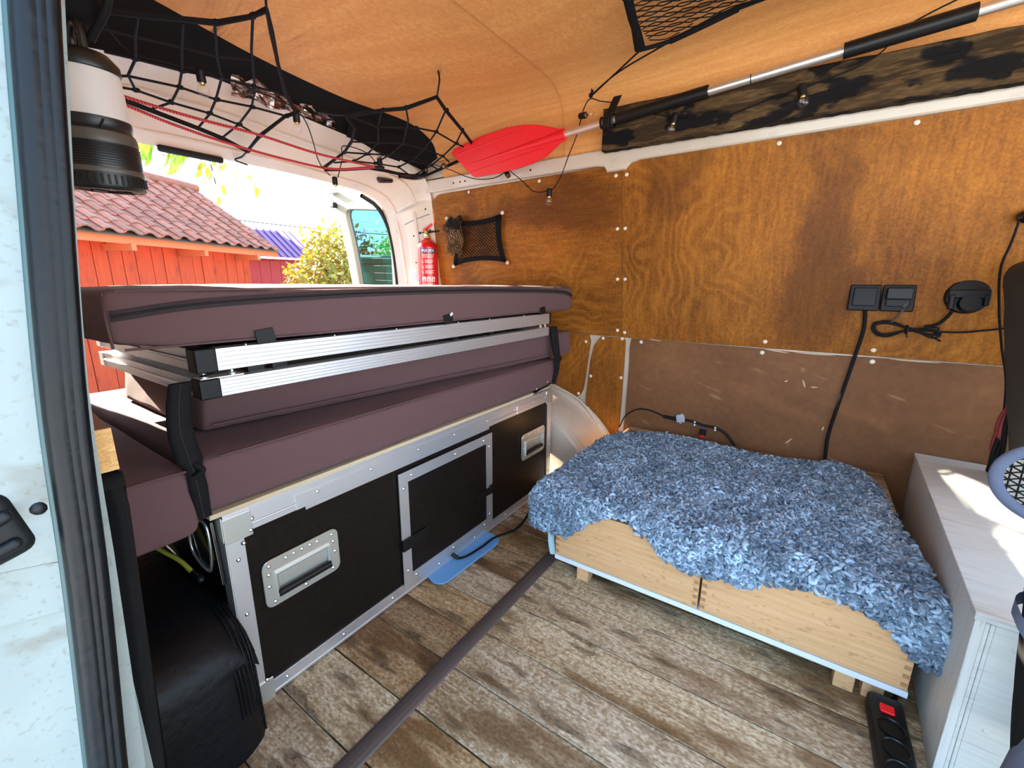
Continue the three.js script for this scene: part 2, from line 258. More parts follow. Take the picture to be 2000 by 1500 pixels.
const farWall = struct('wall_left', [
  span(-1.85, 0.95, -0.05, 0.64, -1.779, -1.759, 0), lean(extr(shape([[-1.85, 0.635], [0.95, 0.635], [0.95, 1.3], [-1.85, 1.3]]), 0.02), -0.029),
  span(0.95, 1.9, -0.05, 0.62, -1.79, -1.76, 0),
], M.paint);
{ // painted metal shows between the plywood panels fixed on it
  const panel = (pts, m, hole) => { const s = shape(pts); if (hole) s.holes.push(shape(hole)); return part('plywood_panel', lean(extr(s, 0.0055, 0.0008), -0.0063), m, farWall, { keep: true }); };
  const corner = []; for (let i = 0; i <= 6; i++) { const a = Math.PI - (i / 6) * Math.PI / 2; corner.push([-1.535 + 0.1 * Math.cos(a), 1.17 + 0.1 * Math.sin(a)]); }
  panel([[-1.665, 0.3], [-1.645, 0.8], ...corner, [-0.64, 1.281], [-0.6405, 0.637], [-1.66, 0.637]].filter((p) => p[1] > 0.6).concat([]), M.plyH);
  const up = panel([[-0.637, 0.636], [0.56, 0.634], [0.56, 1.285], [-0.637, 1.283]], M.ply);
  up.userData.label = 'wide stained plywood panel with upright swirling grain';
  panel([[-1.6, 0.633], [-0.786, 0.633], [-0.779, 0.609], [-0.796, 0.442], [-0.804, 0.388], [-0.818, 0.358], [-0.84, 0.345], [-0.877, 0.354], [-0.959, 0.378], [-1.6, 0.42]], M.ply);
  panel([[-0.73, 0.632], [-0.761, 0.588], [-0.775, 0.523], [-0.785, 0.41], [-0.789, 0.343], [-0.782, 0.281], [-0.749, 0.243], [-0.692, 0.195], [-0.636, 0.19], [-0.628, 0.238], [-0.624, 0.322], [-0.622, 0.504], [-0.622, 0.617], [-0.63, 0.632]], M.ply);
  panel([[-0.596, 0.632], [-0.601, 0.593], [-0.599, 0.524], [-0.601, 0.399], [-0.602, 0.299], [-0.605, 0.2], [-0.6, 0.05], [0.56, 0.05], [0.56, 0.628], [0.3, 0.629], [-0.03, 0.6265], [-0.12, 0.630], [-0.45, 0.632]], M.film).userData.label = 'dark brown scuffed lower panel';
  const scr = join([lathe([[0, 0.0022], [0.0022, 0.0022], [0.003, 0.0032], [0.0055, 0.0022], [0.0072, 0]], 12).rotateX(Math.PI / 2)]);
  for (const [x, y] of [[-0.661, 1.244], [-0.62, 1.243], [-0.656, 1.06], [-0.625, 1.06], [-0.656, 0.872], [-0.625, 0.872], [-0.657, 0.664], [-0.626, 0.657], [-0.117, 0.658], [-0.122, 0.618], [0.179, 0.654], [0.182, 0.617], [0.166, 1.27], [-0.145, 1.27], [-1.367, 1.262], [-0.99, 1.264], [-0.894, 0.622], [-0.8, 0.605], [-0.721, 0.626], [-0.636, 0.63], [-0.555, 0.622], [-0.77, 0.453], [-0.631, 0.463], [-0.826, 0.365], [-0.775, 0.303]])
    copyPart({ geometry: scr, name: 'screw' }, farWall, [x, y, zw(y) + 0.0005], [-0.17 * (y > 0.635), 0, 0], M.cream);
  // pale chips where the panel edges and the face are worn
  for (const [x, y, l, a] of [[0.014, 0.523, 0.03, 1.9], [0.044, 0.515, 0.02, 0.1], [-0.038, 0.525, 0.012, 0.5], [0.087, 0.376, 0.016, 1.4], [-0.004, 0.312, 0.03, 0.9], [-0.5, 0.634, 0.05, -0.05], [-0.08, 0.6275, 0.08, -0.1], [0.03, 0.6275, 0.12, 0.0], [0.28, 0.629, 0.12, 0.0]])
    part('scuff', place(ball(0, 0, 0, 1, 8, [l / 2, 0.0022, 0.0006]), [x, y, -1.7495], [0, 0, a]), M.plyEdge, farWall);
  // the long white roof rail and its bracket over the panel joint
  const rail = lean(extr(shape([[-1.62, 1.285], [-1.3, 1.287], [-0.74, 1.287], [-0.7, 1.28], [-0.69, 1.262], [-0.625, 1.262], [-0.605, 1.28], [-0.57, 1.287], [0.95, 1.287], [0.95, 1.327], [-1.62, 1.33]]), 0.022, 0.004), -0.012);
  const r = struct('trim_2', rail, M.paint, null, { label: 'white painted steel roof rail above the plywood wall' });
  for (const x of [-1.44, -1.4, -1.37, -1.02]) part('hole', place(new THREE.CylinderGeometry(0.004, 0.004, 0.002, 10), [x, 1.305, zw(1.305) + 0.0142], [Math.PI / 2 - 0.17, 0, 0]), M.black, r);
}
// far wheel arch: a white steel hump behind the case
{
  const cx = -1.18, out = [], inn = [];
  const ring = (rad, ex) => (a) => [cx + rad * Math.cos(a), 0.02 + (rad * 0.76 + ex) * Math.sin(a)];
  const edge = ring(0.55, -0.04), top = ring(0.5, -0.055);
  const g = grid(40, 14, (u, v) => { // v 0 = flange on the wall, 1 = centre of the inner face
    const a = u * Math.PI, e = edge(a), t = top(a);
    if (v < 0.12) return [e[0] + 0.03 * Math.cos(a) * (1 - v / 0.12), e[1] + 0.03 * Math.sin(a) * (1 - v / 0.12), -1.744];
    if (v < 0.6) { const k = (v - 0.12) / 0.48, s = Math.sin(k * Math.PI / 2), c = 1 - Math.cos(k * Math.PI / 2); return [mix(e[0], t[0], c), mix(e[1], t[1], c), mix(-1.744, -1.55, s)]; }
    const k = (v - 0.6) / 0.4; return [mix(t[0], cx, k), mix(t[1], 0, k), -1.55 + 0.012 * Math.sin(k * 9)];
  });
  struct('trim_3', [g, tube([0.1, 0.3, 0.5, 0.7, 0.9, 1.1, 1.3, 1.5].map((q) => [edge(q)[0], edge(q)[1], -1.738]), 0.0045), tube([0.1, 0.3, 0.5, 0.7, 0.9, 1.1, 1.3, 1.5].map((q) => [top(q)[0] + 0.02, top(q)[1] + 0.02, -1.585]), 0.004), tube([[-0.72, 0.24, -1.742], [-0.8, 0.325, -1.742], [-0.88, 0.365, -1.742], [-0.98, 0.39, -1.742]], 0.006)], M.paint, null, { label: 'white steel wheel arch hump between the black case and the bench' });
}
// ceiling: pale plywood bent down into the roof rail
const ceilA = [[1.325, -1.64], [1.38, -1.624], [1.449, -1.615], [1.512, -1.595], [1.542, -1.557], [1.562, -1.499], [1.566, -1.4], [1.568, -1.1], [1.57, -0.8], [1.568, -0.5], [1.55, -0.28], [1.49, -0.16], [1.36, -0.1]];
const ceilB = [[1.325, -1.635], [1.36, -1.612], [1.409, -1.587], [1.465, -1.557], [1.5, -1.48], [1.513, -1.395], [1.506, -1.124], [1.515, -0.92], [1.528, -0.773], [1.545, -0.65], [1.559, -0.554], [1.57, -0.4], [1.36, -0.1]];
const ceilCurve = (P) => new THREE.CatmullRomCurve3(P.map((p) => V(0, p[0], p[1])), false, 'centripetal');
const cA = ceilCurve(ceilA), cB = ceilCurve(ceilB);
const ceilAt = (x, t) => { const k = sstep(-0.95, -1.5, x) , a = cA.getPoint(t), b = cB.getPoint(t); return [x, mix(a.y, b.y, k), mix(a.z, b.z, k)]; };
const ceiling = struct('ceiling', [span(-1.95, 1.8, 1.6, 1.64, -1.7, -0.02, 0)], M.paint);
{
  const sheet = (x0, x1, d = 0) => part('plywood_sheet', grid(24, 60, (u, v) => { const q = ceilAt(mix(x0, x1, u), v); return [q[0], q[1] - d, q[2] + d * (q[1] < 1.55 && q[2] < -1.4 ? 1 : 0)]; }, (u, v) => [mix(x0, x1, u), v * 1.9]), M.ceil, ceiling, { keep: true });
  sheet(-1.5, -0.863); sheet(-0.866, 0.4, 0.004); sheet(0.399, 1.8);
  const scr = lathe([[0, -0.002], [0.003, -0.002], [0.006, 0]], 10);
  for (const [x, z] of [[-0.828, -1.199], [-1.068, -1.226], [-0.567, -1.265], [-1.27, -0.56]]) copyPart({ geometry: scr, name: 'screw' }, ceiling, [x, x < -1.2 ? 1.55 : 1.566, z], null, M.zinc);
}
// roof end: black lining band with torn foil, then the white rear header and corner post
const bandLow = [[1.37, -1.6], [1.395, -1.4], [1.416, -1.21], [1.432, -1.017], [1.45, -0.86], [1.46, -0.724], [1.45, -0.6], [1.437, -0.468], [1.4, -0.3], [1.34, -0.14]];
{
  const lo = ceilCurve(bandLow), hi = ceilCurve(ceilB.slice(2).concat());
  const face = grid(60, 8, (u, v) => { const h = hi.getPoint(u), l = lo.getPoint(u); return [mix(-1.497, -1.6, v) - 0.015 * Math.sin(v * Math.PI) , mix(h.y + 0.004, l.y, v), mix(h.z, l.z, v)]; });
  const lining = struct('trim_4', face, M.felt, null, { label: 'black felt lining band along the rear end of the roof' });
  part('felt_flap', grid(10, 6, (u, v) => [-1.535 - 0.04 * v + 0.01 * Math.sin(u * 7), mix(1.5, 1.405, v) - 0.035 * u, mix(-1.16, -1.42, u)]), M.felt, lining);
  part('curled_end', tube([[-1.56, 1.47, -1.53], [-1.585, 1.42, -1.585], [-1.6, 1.36, -1.6], [-1.6, 1.335, -1.54], [-1.62, 1.33, -1.46]], 0.014), M.blackGloss, lining);
  const crumple = (z0, z1, y0, y1, s) => grid(34, 12, (u, v) => [-1.572 - 0.02 * v + 0.02 * (vn(u * 17, v * 7, 99, 99, s) - 0.5), mix(y0, y1, v) + 0.012 * (vn(u * 13, v * 5, 99, 99, s + 1) - 0.5), mix(z0, z1, u)]);
  part('insulation_foil', [crumple(-0.76, -1.13, 1.487, 1.43, 71)], M.foil, lining, { label: 'torn silver foil insulation' });
  const inLip = [], out = [], N = 40;
  const lipPts = [[-0.05, -1.66], [0.5, -1.66], [0.86, -1.655], [1.05, -1.635], [1.16, -1.605], [1.235, -1.55], [1.275, -1.46], [1.29, -1.3], [1.296, -1.1], [1.295, -0.85], [1.29, -0.6], [1.275, -0.4], [1.2, -0.29], [1.0, -0.26], [0.5, -0.25], [-0.05, -0.25]];
  const outPts = [[-0.05, -1.75], [0.5, -1.745], [0.86, -1.712], [1.06, -1.675], [1.17, -1.655], [1.28, -1.635], [1.352, -1.585], ...bandLow.slice(1, 8), [1.36, -0.16], [1.1, -0.09], [0.6, -0.06], [-0.05, -0.05]];
  const cl = ceilCurve(lipPts), co = ceilCurve(outPts);
  const loft = (u, v) => {
    const l = cl.getPoint(u), o = co.getPoint(u), s = sstep(0, 0.36, u) * 1, k = v;
    const xo = -1.63 + 0.03 * s, x = mix(xo, -1.865, Math.pow(k, 0.8));
    const b = Math.sin(k * Math.PI) * 0.022; // the pressing is rounded
    return [x + 0.5 * b, mix(o.y, l.y, k) + (u > 0.28 && u < 0.7 ? -b * 0.3 : 0), mix(o.z, l.z, k) + (u < 0.28 ? b : 0)];
  };
  const g = grid(90, 16, loft);
  const lip = grid(90, 2, (u, v) => { const l = cl.getPoint(u); return [-1.865 - 0.04 * v, l.y + 0.03 * v * sstep(1.1, 1.25, l.y), l.z]; });
  const frame = struct('trim_5', [g, lip, span(-1.95, -1.9, 1.36, 1.64, -1.8, 0, 0), span(-1.92, 1.8, 1.3, 1.62, -1.8, -1.66, 0), span(-1.92, -1.5, 1.34, 1.62, -1.8, -1.625, 0), span(-1.95, -1.9, -0.5, 1.3, -1.85, -1.67, 0), span(-1.95, -1.9, -0.5, 1.3, -0.25, 0.0, 0), span(-1.95, -1.88, -0.5, -0.02, -1.8, 0, 0)], M.paint, null, { label: 'white painted rear door frame and corner post of the van' });
  part('door_seal', tube([[-1.9, 0.2, -1.662], [-1.9, 0.86, -1.656], [-1.9, 1.05, -1.637], [-1.9, 1.16, -1.607], [-1.9, 1.235, -1.552], [-1.9, 1.273, -1.46]], 0.011), M.black, frame);
  const on = (u, v, d = 0) => { const q = loft(u, v); return [q[0] + d, q[1], q[2]]; };
  part('crease', tube([0.04, 0.15, 0.25, 0.35, 0.45, 0.6].map((v) => on(0.246 - 0.01 * v, v, 0.001)), 0.0022), M.jamb, frame);
  for (const v of [0.3, 0.78]) part('pressed_ridge', tube(Array.from({ length: 26 }, (_, i) => on(0.03 + 0.7 * i / 25, v, -0.004)), 0.008, { n: 100, k: 8 }), M.paint, frame);
  for (const [u, v] of [[0.203, 0.417], [0.153, 0.45], [0.26, 0.1], [0.1, 0.42]]) part('hole', ball(...on(u, v, 0.001), 0.004, 8), M.black, frame);
  part('slot_cover', place(bx(0.02, 0.03, 0.075, 0, 0, 0, 0.006), on(0.393, 0.467, 0.004), [0.15, -0.25, 0.7]), M.blackGloss, frame);
  part('paper_label', place(bx(0.001, 0.055, 0.04, 0, 0, 0, 0), [-1.745, 0.888, -1.645], [0, -0.85, 0]), M.white, frame);
  part('brake_light_cover', place(bx(0.02, 0.022, 0.2, 0, 0, 0, 0.009, null, 3), [-1.86, 1.288, -0.73], [0.012, 0, 0]), M.black, frame, { label: 'long dark rounded cover under the header' });
  part('paper_label', place(bx(0.001, 0.05, 0.035, 0, 0, 0, 0), [-1.78, 0.895, -1.662], [0, 0.9, 0]), M.white, frame);
}
// near side: wall with its lining behind the sliding door opening
struct('wall_right', [span(-1.92, -0.47, -0.1, 0.75, -0.028, -0.008, 0), span(-1.92, -0.47, 0.74, 1.62, -0.06, -0.02, 0), span(-0.47, 1.8, 1.42, 1.62, -0.1, -0.04, 0), span(0.78, 0.84, 0, 1.45, -0.09, -0.04, 0), span(0.7, 1.8, -0.1, 0.55, -0.06, -0.02, 0)], M.paint);
{
  const R_ = [[1.25, -0.135], [1.047, -0.101], [0.897, -0.083], [0.765, -0.069], [0.65, -0.061], [0.476, -0.046], [0.3, -0.032], [0.05, -0.018]];
  const line = (x, dz, s = 1) => R_.map(([y, z]) => [x, y, z + dz * s]);
  const jamb = struct('door_frame_1', [
    ...[[1.25, 0.658, 0], [0.6565, 0.6185, -0.003], [0.6165, 0.05, -0.008]].map(([ya, yb, dx]) => grid(6, 24, (u, v) => { const y = mix(ya, yb, v) + 0.04 * u * u, z = at1(R_.slice().reverse(), y); return [-0.412 - 0.02 * u + dx * sstep(0, 0.04, u + 0.02), y, z + 0.016 + 0.2 * u * u + 0.02 * u]; })),
    grid(1, 28, (u, v) => { const y = mix(1.25, 0.05, v), z = at1(R_.slice().reverse(), y) * 1.045, w = mix(0.0155, 0.0018, sstep(0.32, 0.85, y)); return [-0.415, y, z + 0.004 - u * (w + 0.004)]; }),
    bx(0.01, 1.3, 0.2, -0.46, 0.65, 0.03, 0),
  ], M.jamb, null, { label: 'grimy white sliding door frame beside the rubber seal' });
  const seal = part('door_seal', [tube(line(-0.4, 0.0115), 0.0088, { n: 60, k: 14 }), tube(line(-0.394, 0.0035), 0.0042, { n: 60, k: 10 }), tube(line(-0.397, 0.0075), 0.0064, { n: 60, k: 10 })], M.rubber, jamb, { label: 'thick ribbed dark rubber door seal' });
  part('seal_edge', tube(line(-0.405, 0.0195), 0.0026, { n: 60 }), M.rubberEdge, seal);
  const stop = thing('door_stop', 'black ribbed rubber door stop on the white door frame', 'door stop', [-0.43, 0.685, -0.02]);
  part('rubber_block', [bx(0.022, 0.05, 0.056, -0.424, 0.69, -0.006, 0.012, [0.25, 0, 0], 3), bx(0.026, 0.008, 0.05, -0.421, 0.676, -0.004, 0.0035, [0.3, 0, 0], 2), bx(0.026, 0.008, 0.046, -0.421, 0.694, -0.006, 0.0035, [0.45, 0, 0], 2)], M.black, stop);
  part('roller', [ball(-0.424, 0.7, -0.0385, 0.0085, 14, [1, 1.15, 0.9]), ball(-0.419, 0.7, -0.0395, 0.006, 12)], M.black, stop);
}
{ // felt lined panel edge, and the timber lying on it
  const g = grid(3, 22, (u, v) => { const y = mix(0.688, 0.05, v), z = at1([[0.05, -0.05], [0.387, -0.081], [0.557, -0.09], [0.66, -0.0955], [0.688, -0.094]], y), w = at1([[0.05, 0.019], [0.42, 0.019], [0.6, 0.016], [0.688, 0.0155]], y); return [-0.46 - 0.01 * Math.pow(u * 2 - 1, 2), y, z + w * (1 - u)]; });
  const g2 = grid(12, 12, (u, v) => [-0.47 - u * 1.1, mix(0.688, 0.02, v), -0.096 + 0.03 * v]);
  const p = struct('trim_6', [g, g2, tube([[-0.466, 0.687, -0.078], [-0.466, 0.687, -0.094]], 0.007), span(-1.5, -0.47, 0.67, 0.688, -0.094, -0.06, 0)], M.felt, null, { label: 'black felt covered lining edge beside the door seal' });
  const beam = thing('timber_beam', 'short sawn timber beam lying on the black felt lining', 'timber', [-0.8, 0.695, -0.1]);
  part('beam_end', place(bx(0.002, 0.036, 0.0185, 0, 0, 0, 0), [-0.4595, 0.7165, -0.0825]), M.wood, beam, { swap: 1 });
  part('beam_body', place(bx(0.62, 0.0355, 0.018, -0.31, 0, 0, 0.001), [-0.4605, 0.7165, -0.0825], [0, -0.075, 0]), mat({ color: hex(150, 120, 96), map: T.endgrain, roughness: 0.8 }), beam);
}
{ // near wheel arch under a black rubber cover with ribs at its front
  const c = [[-0.742, 0], [-0.747, 0.08], [-0.752, 0.163], [-0.762, 0.21], [-0.79, 0.24], [-0.84, 0.262], [-0.95, 0.28], [-1.2, 0.285], [-1.5, 0.27], [-1.62, 0.2], [-1.66, 0]];
  const cc = new THREE.CatmullRomCurve3(c.map((p) => V(p[0], p[1], 0)), false, 'centripetal');
  const g = grid(60, 16, (u, v) => { const p = cc.getPoint(u), k = v < 0.7 ? 0 : Math.pow((v - 0.7) / 0.3, 2), n = 0.035 * k; const rib = u > 0.05 && u < 0.24 ? 0.0018 * Math.max(0, Math.sin(u * 190)) * (v > 0.5 ? 1 : 0) : 0;
    return [p.x - 0.9 * n * (u < 0.5 ? 1 : -1) * (u < 0.25 || u > 0.85 ? 1 : 0) + rib, p.y - n * sstep(0.15, 0.3, u) * (1 - sstep(0.85, 1, u)) + rib, mix(-0.05, -0.283, Math.min(1, v * 1.03))]; });
  const side = extr(shape(c.map(([x, y]) => [x + (x < -1.3 ? 0.03 : -0.03) * (y < 0.2 ? 1 : 0.4), y - (y > 0.2 ? 0.03 : 0)])), 0.003).translate(0, 0, -0.286);
  const a = struct('trim_7', [g, side], M.arch, null, { label: 'black covered wheel arch in front of the black case' });
  for (let k = 0; k < 7; k++) part('rib', tube(c.slice(1, 6).map(([x, y]) => [x - 0.0005 * k + 0.001 - (y > 0.2 ? 0.002 * k : 0), y + 0.001 - (y > 0.22 ? 0.0008 * k : 0), -0.252 + 0.0065 * k - 0.03]).map((p) => [p[0], p[1], Math.max(p[2], -0.2725)]), 0.0016, { n: 30 }), M.arch, a);
  part('fixing_tab', [bx(0.012, 0.003, 0.008, -0.9, 0.274, -0.16, 0.001), bx(0.008, 0.003, 0.02, -0.82, 0.258, -0.13, 0.001, [0, 0.5, 0.3])], M.alu, a);
}
// open rear door leaf with its tinted pane
{
  const hx = -1.9, hz = -1.705, L = 0.66, dx = -0.995, dz = -0.1;
  const pt = (s, y, o = 0) => [hx + dx * s - dz * o * -1, y, hz + dz * s + o];
  const bulge = (y) => -0.05 * Math.pow(Math.max(0, y - 0.7), 1.5) + 0.0;
  const outline = []; const pane = [];
  const S = new THREE.Shape(); S.moveTo(0, -0.2); S.lineTo(0.5, -0.2); S.lineTo(0.52, 0.7); S.lineTo(0.535, 0.85); S.quadraticCurveTo(0.6, 1.2, 0.68, 1.36); S.quadraticCurveTo(0.7, 1.42, 0.62, 1.42); S.lineTo(0.3, 1.39); S.quadraticCurveTo(0.08, 1.36, 0.02, 1.2); S.lineTo(0, 0.9); S.lineTo(0, -0.2);
  const Hh = new THREE.Path(); Hh.moveTo(0.05, 0.7); Hh.lineTo(0.4, 0.7); Hh.quadraticCurveTo(0.432, 0.7, 0.436, 0.76); Hh.lineTo(0.45, 0.86); Hh.quadraticCurveTo(0.48, 1.05, 0.545, 1.24); Hh.quadraticCurveTo(0.56, 1.298, 0.5, 1.294); Hh.lineTo(0.12, 1.25); Hh.quadraticCurveTo(0.05, 1.24, 0.045, 1.14); Hh.lineTo(0.02, 0.76); Hh.quadraticCurveTo(0.02, 0.7, 0.05, 0.7);
  S.holes.push(Hh);
  const turn = (g) => g.applyMatrix4(new THREE.Matrix4().makeBasis(V(dx, 0, dz).normalize(), V(0, 1, 0), V(-dz, 0, dx).normalize())).translate(hx, 0, hz);
  const d = struct('door_1', turn(extr(S, 0.03, 0.004)), M.frost, null, { label: 'open cream rear door of the van with tinted window' });
  const pS = new THREE.Shape(Hh.getPoints(10));
  part('window_pane', turn(new THREE.ShapeGeometry(pS).translate(0, 0, 0.02)), M.pane, d, { label: 'blue tinted heated rear window' });
  for (let i = 0; i < 11; i++) { const y = 0.78 + i * 0.042; part('heater_line', turn(rod([0.04, y, 0.016], [0.44 + i * 0.009, y + 0.012, 0.016], 0.0004, 4)), M.black, d); }
  part('pane_seal', turn(tube(Hh.getPoints(8).map((p) => V(p.x, p.y, -0.004)), 0.006, { closed: true, n: 80 })), M.frost, d);
  part('door_lock', turn(bx(0.05, 0.035, 0.03, 0.66, 1.33, -0.02, 0.008, [0, 0, 0.2])), M.black, d);
  part('striker_plate', turn(bx(0.09, 0.006, 0.03, 0.66, 1.4, -0.015, 0.002)), M.zinc, d);
}

// ---------------------------------------------------------------- black transport case
{
  const c = thing('transport_case', 'black aluminium edged transport case under the folded bed', 'case', [-1.12, 0, -0.896]);
  const X = -0.832, x1 = -1.42, y0 = 0.022, y1 = 0.43, z0 = -0.287, z1 = -1.505, Z = z1, W = 0.034;
  part('case_body', [span(x1, X - 0.002, y0, y1 - 0.002, z1 + 0.003, z0 - 0.003, 0.002)], M.phen, c);
  part('base_runner', span(x1, X - 0.012, 0.001, y0, z1 + 0.06, z1 + 0.12, 0), M.black, c);
  part('base_runner', [span(x1, X - 0.003, 0.001, y0, z0 - 0.2, z0 - 0.045, 0.002)], M.black, c);
  part('lid_board', span(x1, X + 0.003, 0.4385, 0.4478, -1.36, -0.268, 0.0008), M.plyEdge, c, { label: 'pale plywood lid edge' });
  part('lid_board', span(x1, X - 0.004, 0.4385, 0.4455, -1.5, -1.362, 0.0008), M.plyEdge, c);
  const t = 0.0018;
  const rail = (ya, yb, za, zb, o = 0) => span(X - 0.004, X + t + o, ya, yb, za, zb, 0.0008);
  const rails = [
    part('edge_rail', [rail(0.389, 0.438, z1, z0), span(X - 0.03, X + 0.001, 0.4362, 0.438, z1, z0, 0), rod([X + t + 0.001, 0.403, z1 + 0.03], [X + t + 0.001, 0.403, z0 - 0.04], 0.0022, 6)], M.alu, c),
    part('edge_rail', [rail(0.003, 0.037, z1, z0), rod([X + t, 0.0095, z1], [X + t, 0.0095, z0], 0.0016, 6)], M.alu, c),
    part('edge_rail', [rail(0.003, 0.4315, z0 - 0.031, z0), span(X - 0.03, X + 0.001, 0.003, 0.43, z0 - 0.002, z0 + t, 0)], M.alu, c),
    part('edge_rail', rail(0.003, 0.4315, z1, z1 + 0.03), M.alu, c)];
  part('clamp_plate', [bx(0.003, 0.034, 0.68, X + 0.0035, 0.407, -0.76, 0.0008), bx(0.003, 0.01, 0.64, X + 0.003, 0.387, -0.76, 0.001)], M.alu, c);
  part('clamp_plate', bx(0.003, 0.03, 0.22, X + 0.0032, 0.405, -1.36, 0.0008), M.alu, c);
  for (const [ya, za] of [[0.41, z0 - 0.022], [0.41, z1 + 0.02], [0.024, z0 - 0.02]]) part('corner_plate', [bx(0.004, 0.052, 0.05, X + 0.003, ya - (ya > 0.2 ? 0.004 : 0), za, 0.0015), bx(0.03, 0.05, 0.003, X - 0.012, ya, za > -0.9 ? z0 + 0.003 : z1 - 0.002, 0.001)], M.zinc, c);
  const rv = lathe([[0, 0.0028], [0.0026, 0.0022], [0.004, 0.0006], [0.0044, 0]], 10).rotateZ(-Math.PI / 2);
  const rivet = (y, z, par = c, x = X + t) => { const q = copyPart({ geometry: rv, name: 'rivet' }, par, [0, 0, 0], null, M.rivet); const o = originOf(par); q.position.set(x - o[0], y - o[1], z - o[2]); };
  for (const z of [-0.335, -0.47, -0.61, -0.765, -0.91, -1.07, -1.23, -1.36, -1.45]) rivet(0.412, z, c, X + 0.004);
  for (const z of [-0.36, -0.5, -0.65, -0.83, -1.0, -1.18, -1.34]) rivet(0.022, z);
  for (const y of [0.34, 0.22, 0.1]) { rivet(y, z0 - 0.016); rivet(y - 0.02, z1 + 0.014); }
  for (const [y, z] of [[0.39, -0.33], [0.37, -0.315], [0.38, -1.485], [0.05, -0.32]]) rivet(y, z, c, X + 0.004);
  // the little door with its four strips
  const dz0 = -0.689, dz1 = -1.093, dy0 = 0.0245 + 0.006, dy1 = 0.367, w = 0.031;
  const d = part('door_panel', bx(0.004, dy1 - dy0, dz0 - dz1, X + 0.002, (dy0 + dy1) / 2, (dz0 + dz1) / 2, 0.001), M.phen, c);
  const miter = (p) => place(extr(shape(p), 0.003), [X + 0.0035, 0, 0], [0, -Math.PI / 2, 0]).scale(1, 1, 1);
  const quad = (a) => { const g = extr(shape(a.map(([z, y]) => [z, y])), 0.0025); g.applyMatrix4(new THREE.Matrix4().makeBasis(V(0, 0, 1), V(0, 1, 0), V(-1, 0, 0))); return g.translate(X + 0.0065, 0, 0); };
  part('door_strip', quad([[dz1, dy1], [dz0, dy1], [dz0 - w, dy1 - w], [dz1 + w, dy1 - w]]), M.alu, c);
  part('door_strip', quad([[dz1, dy0], [dz0, dy0], [dz0 - w, dy0 + w], [dz1 + w, dy0 + w]]), M.alu, c);
  part('door_strip', quad([[dz0, dy1], [dz0, dy0], [dz0 - w, dy0 + w], [dz0 - w, dy1 - w]]), M.alu, c);
  part('door_strip', quad([[dz1, dy1], [dz1, dy0], [dz1 + w, dy0 + w], [dz1 + w, dy1 - w]]), M.alu, c);
  for (const [y, z] of [[dy1 - 0.016, dz0 - 0.045], [dy1 - 0.045, dz0 - 0.016], [dy0 + 0.016, dz0 - 0.045], [dy0 + 0.045, dz0 - 0.016], [dy1 - 0.016, dz1 + 0.045], [dy1 - 0.045, dz1 + 0.016], [dy0 + 0.016, dz1 + 0.045], [dy0 + 0.045, dz1 + 0.016], [dy0 + 0.016, -0.89], [dy1 - 0.016, -0.91]]) rivet(y, z, c, X + 0.0065);
  part('pull_tab', [bx(0.006, 0.03, 0.09, X + 0.008, 0.16, -0.735, 0.002, null), bx(0.009, 0.034, 0.03, X + 0.009, 0.159, -0.702, 0.003)], M.black, c);
  part('pull_tab', [bx(0.006, 0.026, 0.08, X + 0.008, 0.163, -1.05, 0.002), bx(0.009, 0.032, 0.02, X + 0.009, 0.166, -1.083, 0.003)], M.black, c);
  // recessed handles
  const handle = (zc, yc) => {
    const S = new THREE.Shape(), hw = 0.0835, hh = 0.052, r = 0.018; S.moveTo(-hw + r, -hh); S.lineTo(hw - r, -hh); S.quadraticCurveTo(hw, -hh, hw, -hh + r); S.lineTo(hw, hh - r); S.quadraticCurveTo(hw, hh, hw - r, hh); S.lineTo(-hw + r, hh); S.quadraticCurveTo(-hw, hh, -hw, hh - r); S.lineTo(-hw, -hh + r); S.quadraticCurveTo(-hw, -hh, -hw + r, -hh);
    const P = new THREE.Path(); const a = 0.058, b0 = -0.035, b1 = 0.018; P.moveTo(-a, b0); P.lineTo(a, b0); P.lineTo(a, b1); P.lineTo(-a, b1); P.lineTo(-a, b0); S.holes.push(P);
    const B = new THREE.Matrix4().makeBasis(V(0, 0, -1), V(0, 1, 0), V(1, 0, 0));
    const pos = (g) => g.applyMatrix4(B).translate(X, yc, zc);
    const plate = part('handle_plate', pos(extr(S, 0.0022, 0.0008).translate(0, 0, 0.0008)), M.zinc, c);
    part('dish', pos(mergeGeometries([bx(0.122, 0.001, 0.03, 0, b1 + 0.004, -0.006, 0), bx(0.001, 0.056, 0.03, -0.0605, -0.008, -0.006, 0), bx(0.001, 0.056, 0.03, 0.0605, -0.008, -0.006, 0), bx(0.122, 0.056, 0.001, 0, -0.008, -0.001, 0)].map((g) => g.toNonIndexed()))), M.zinc, plate);
    part('rim', pos(mergeGeometries([rod([-a, b0 - 0.001, 0.003], [-a, b1, 0.003], 0.0032), rod([-a, b1, 0.003], [a, b1, 0.003], 0.0032), rod([a, b1, 0.003], [a, b0 - 0.001, 0.003], 0.0032), ball(-a, b1, 0.003, 0.0032, 8), ball(a, b1, 0.003, 0.0032, 8)].map((g) => g.toNonIndexed()))), M.zinc, plate);
    part('grip', pos(mergeGeometries([rod([-a, -0.027, 0.005], [a, -0.027, 0.005], 0.0085, 14), rod([-a, -0.027, 0.004], [-a, -0.01, 0.002], 0.003, 8), rod([a, -0.027, 0.004], [a, -0.01, 0.002], 0.003, 8)].map((g) => g.toNonIndexed()))), M.board, plate);
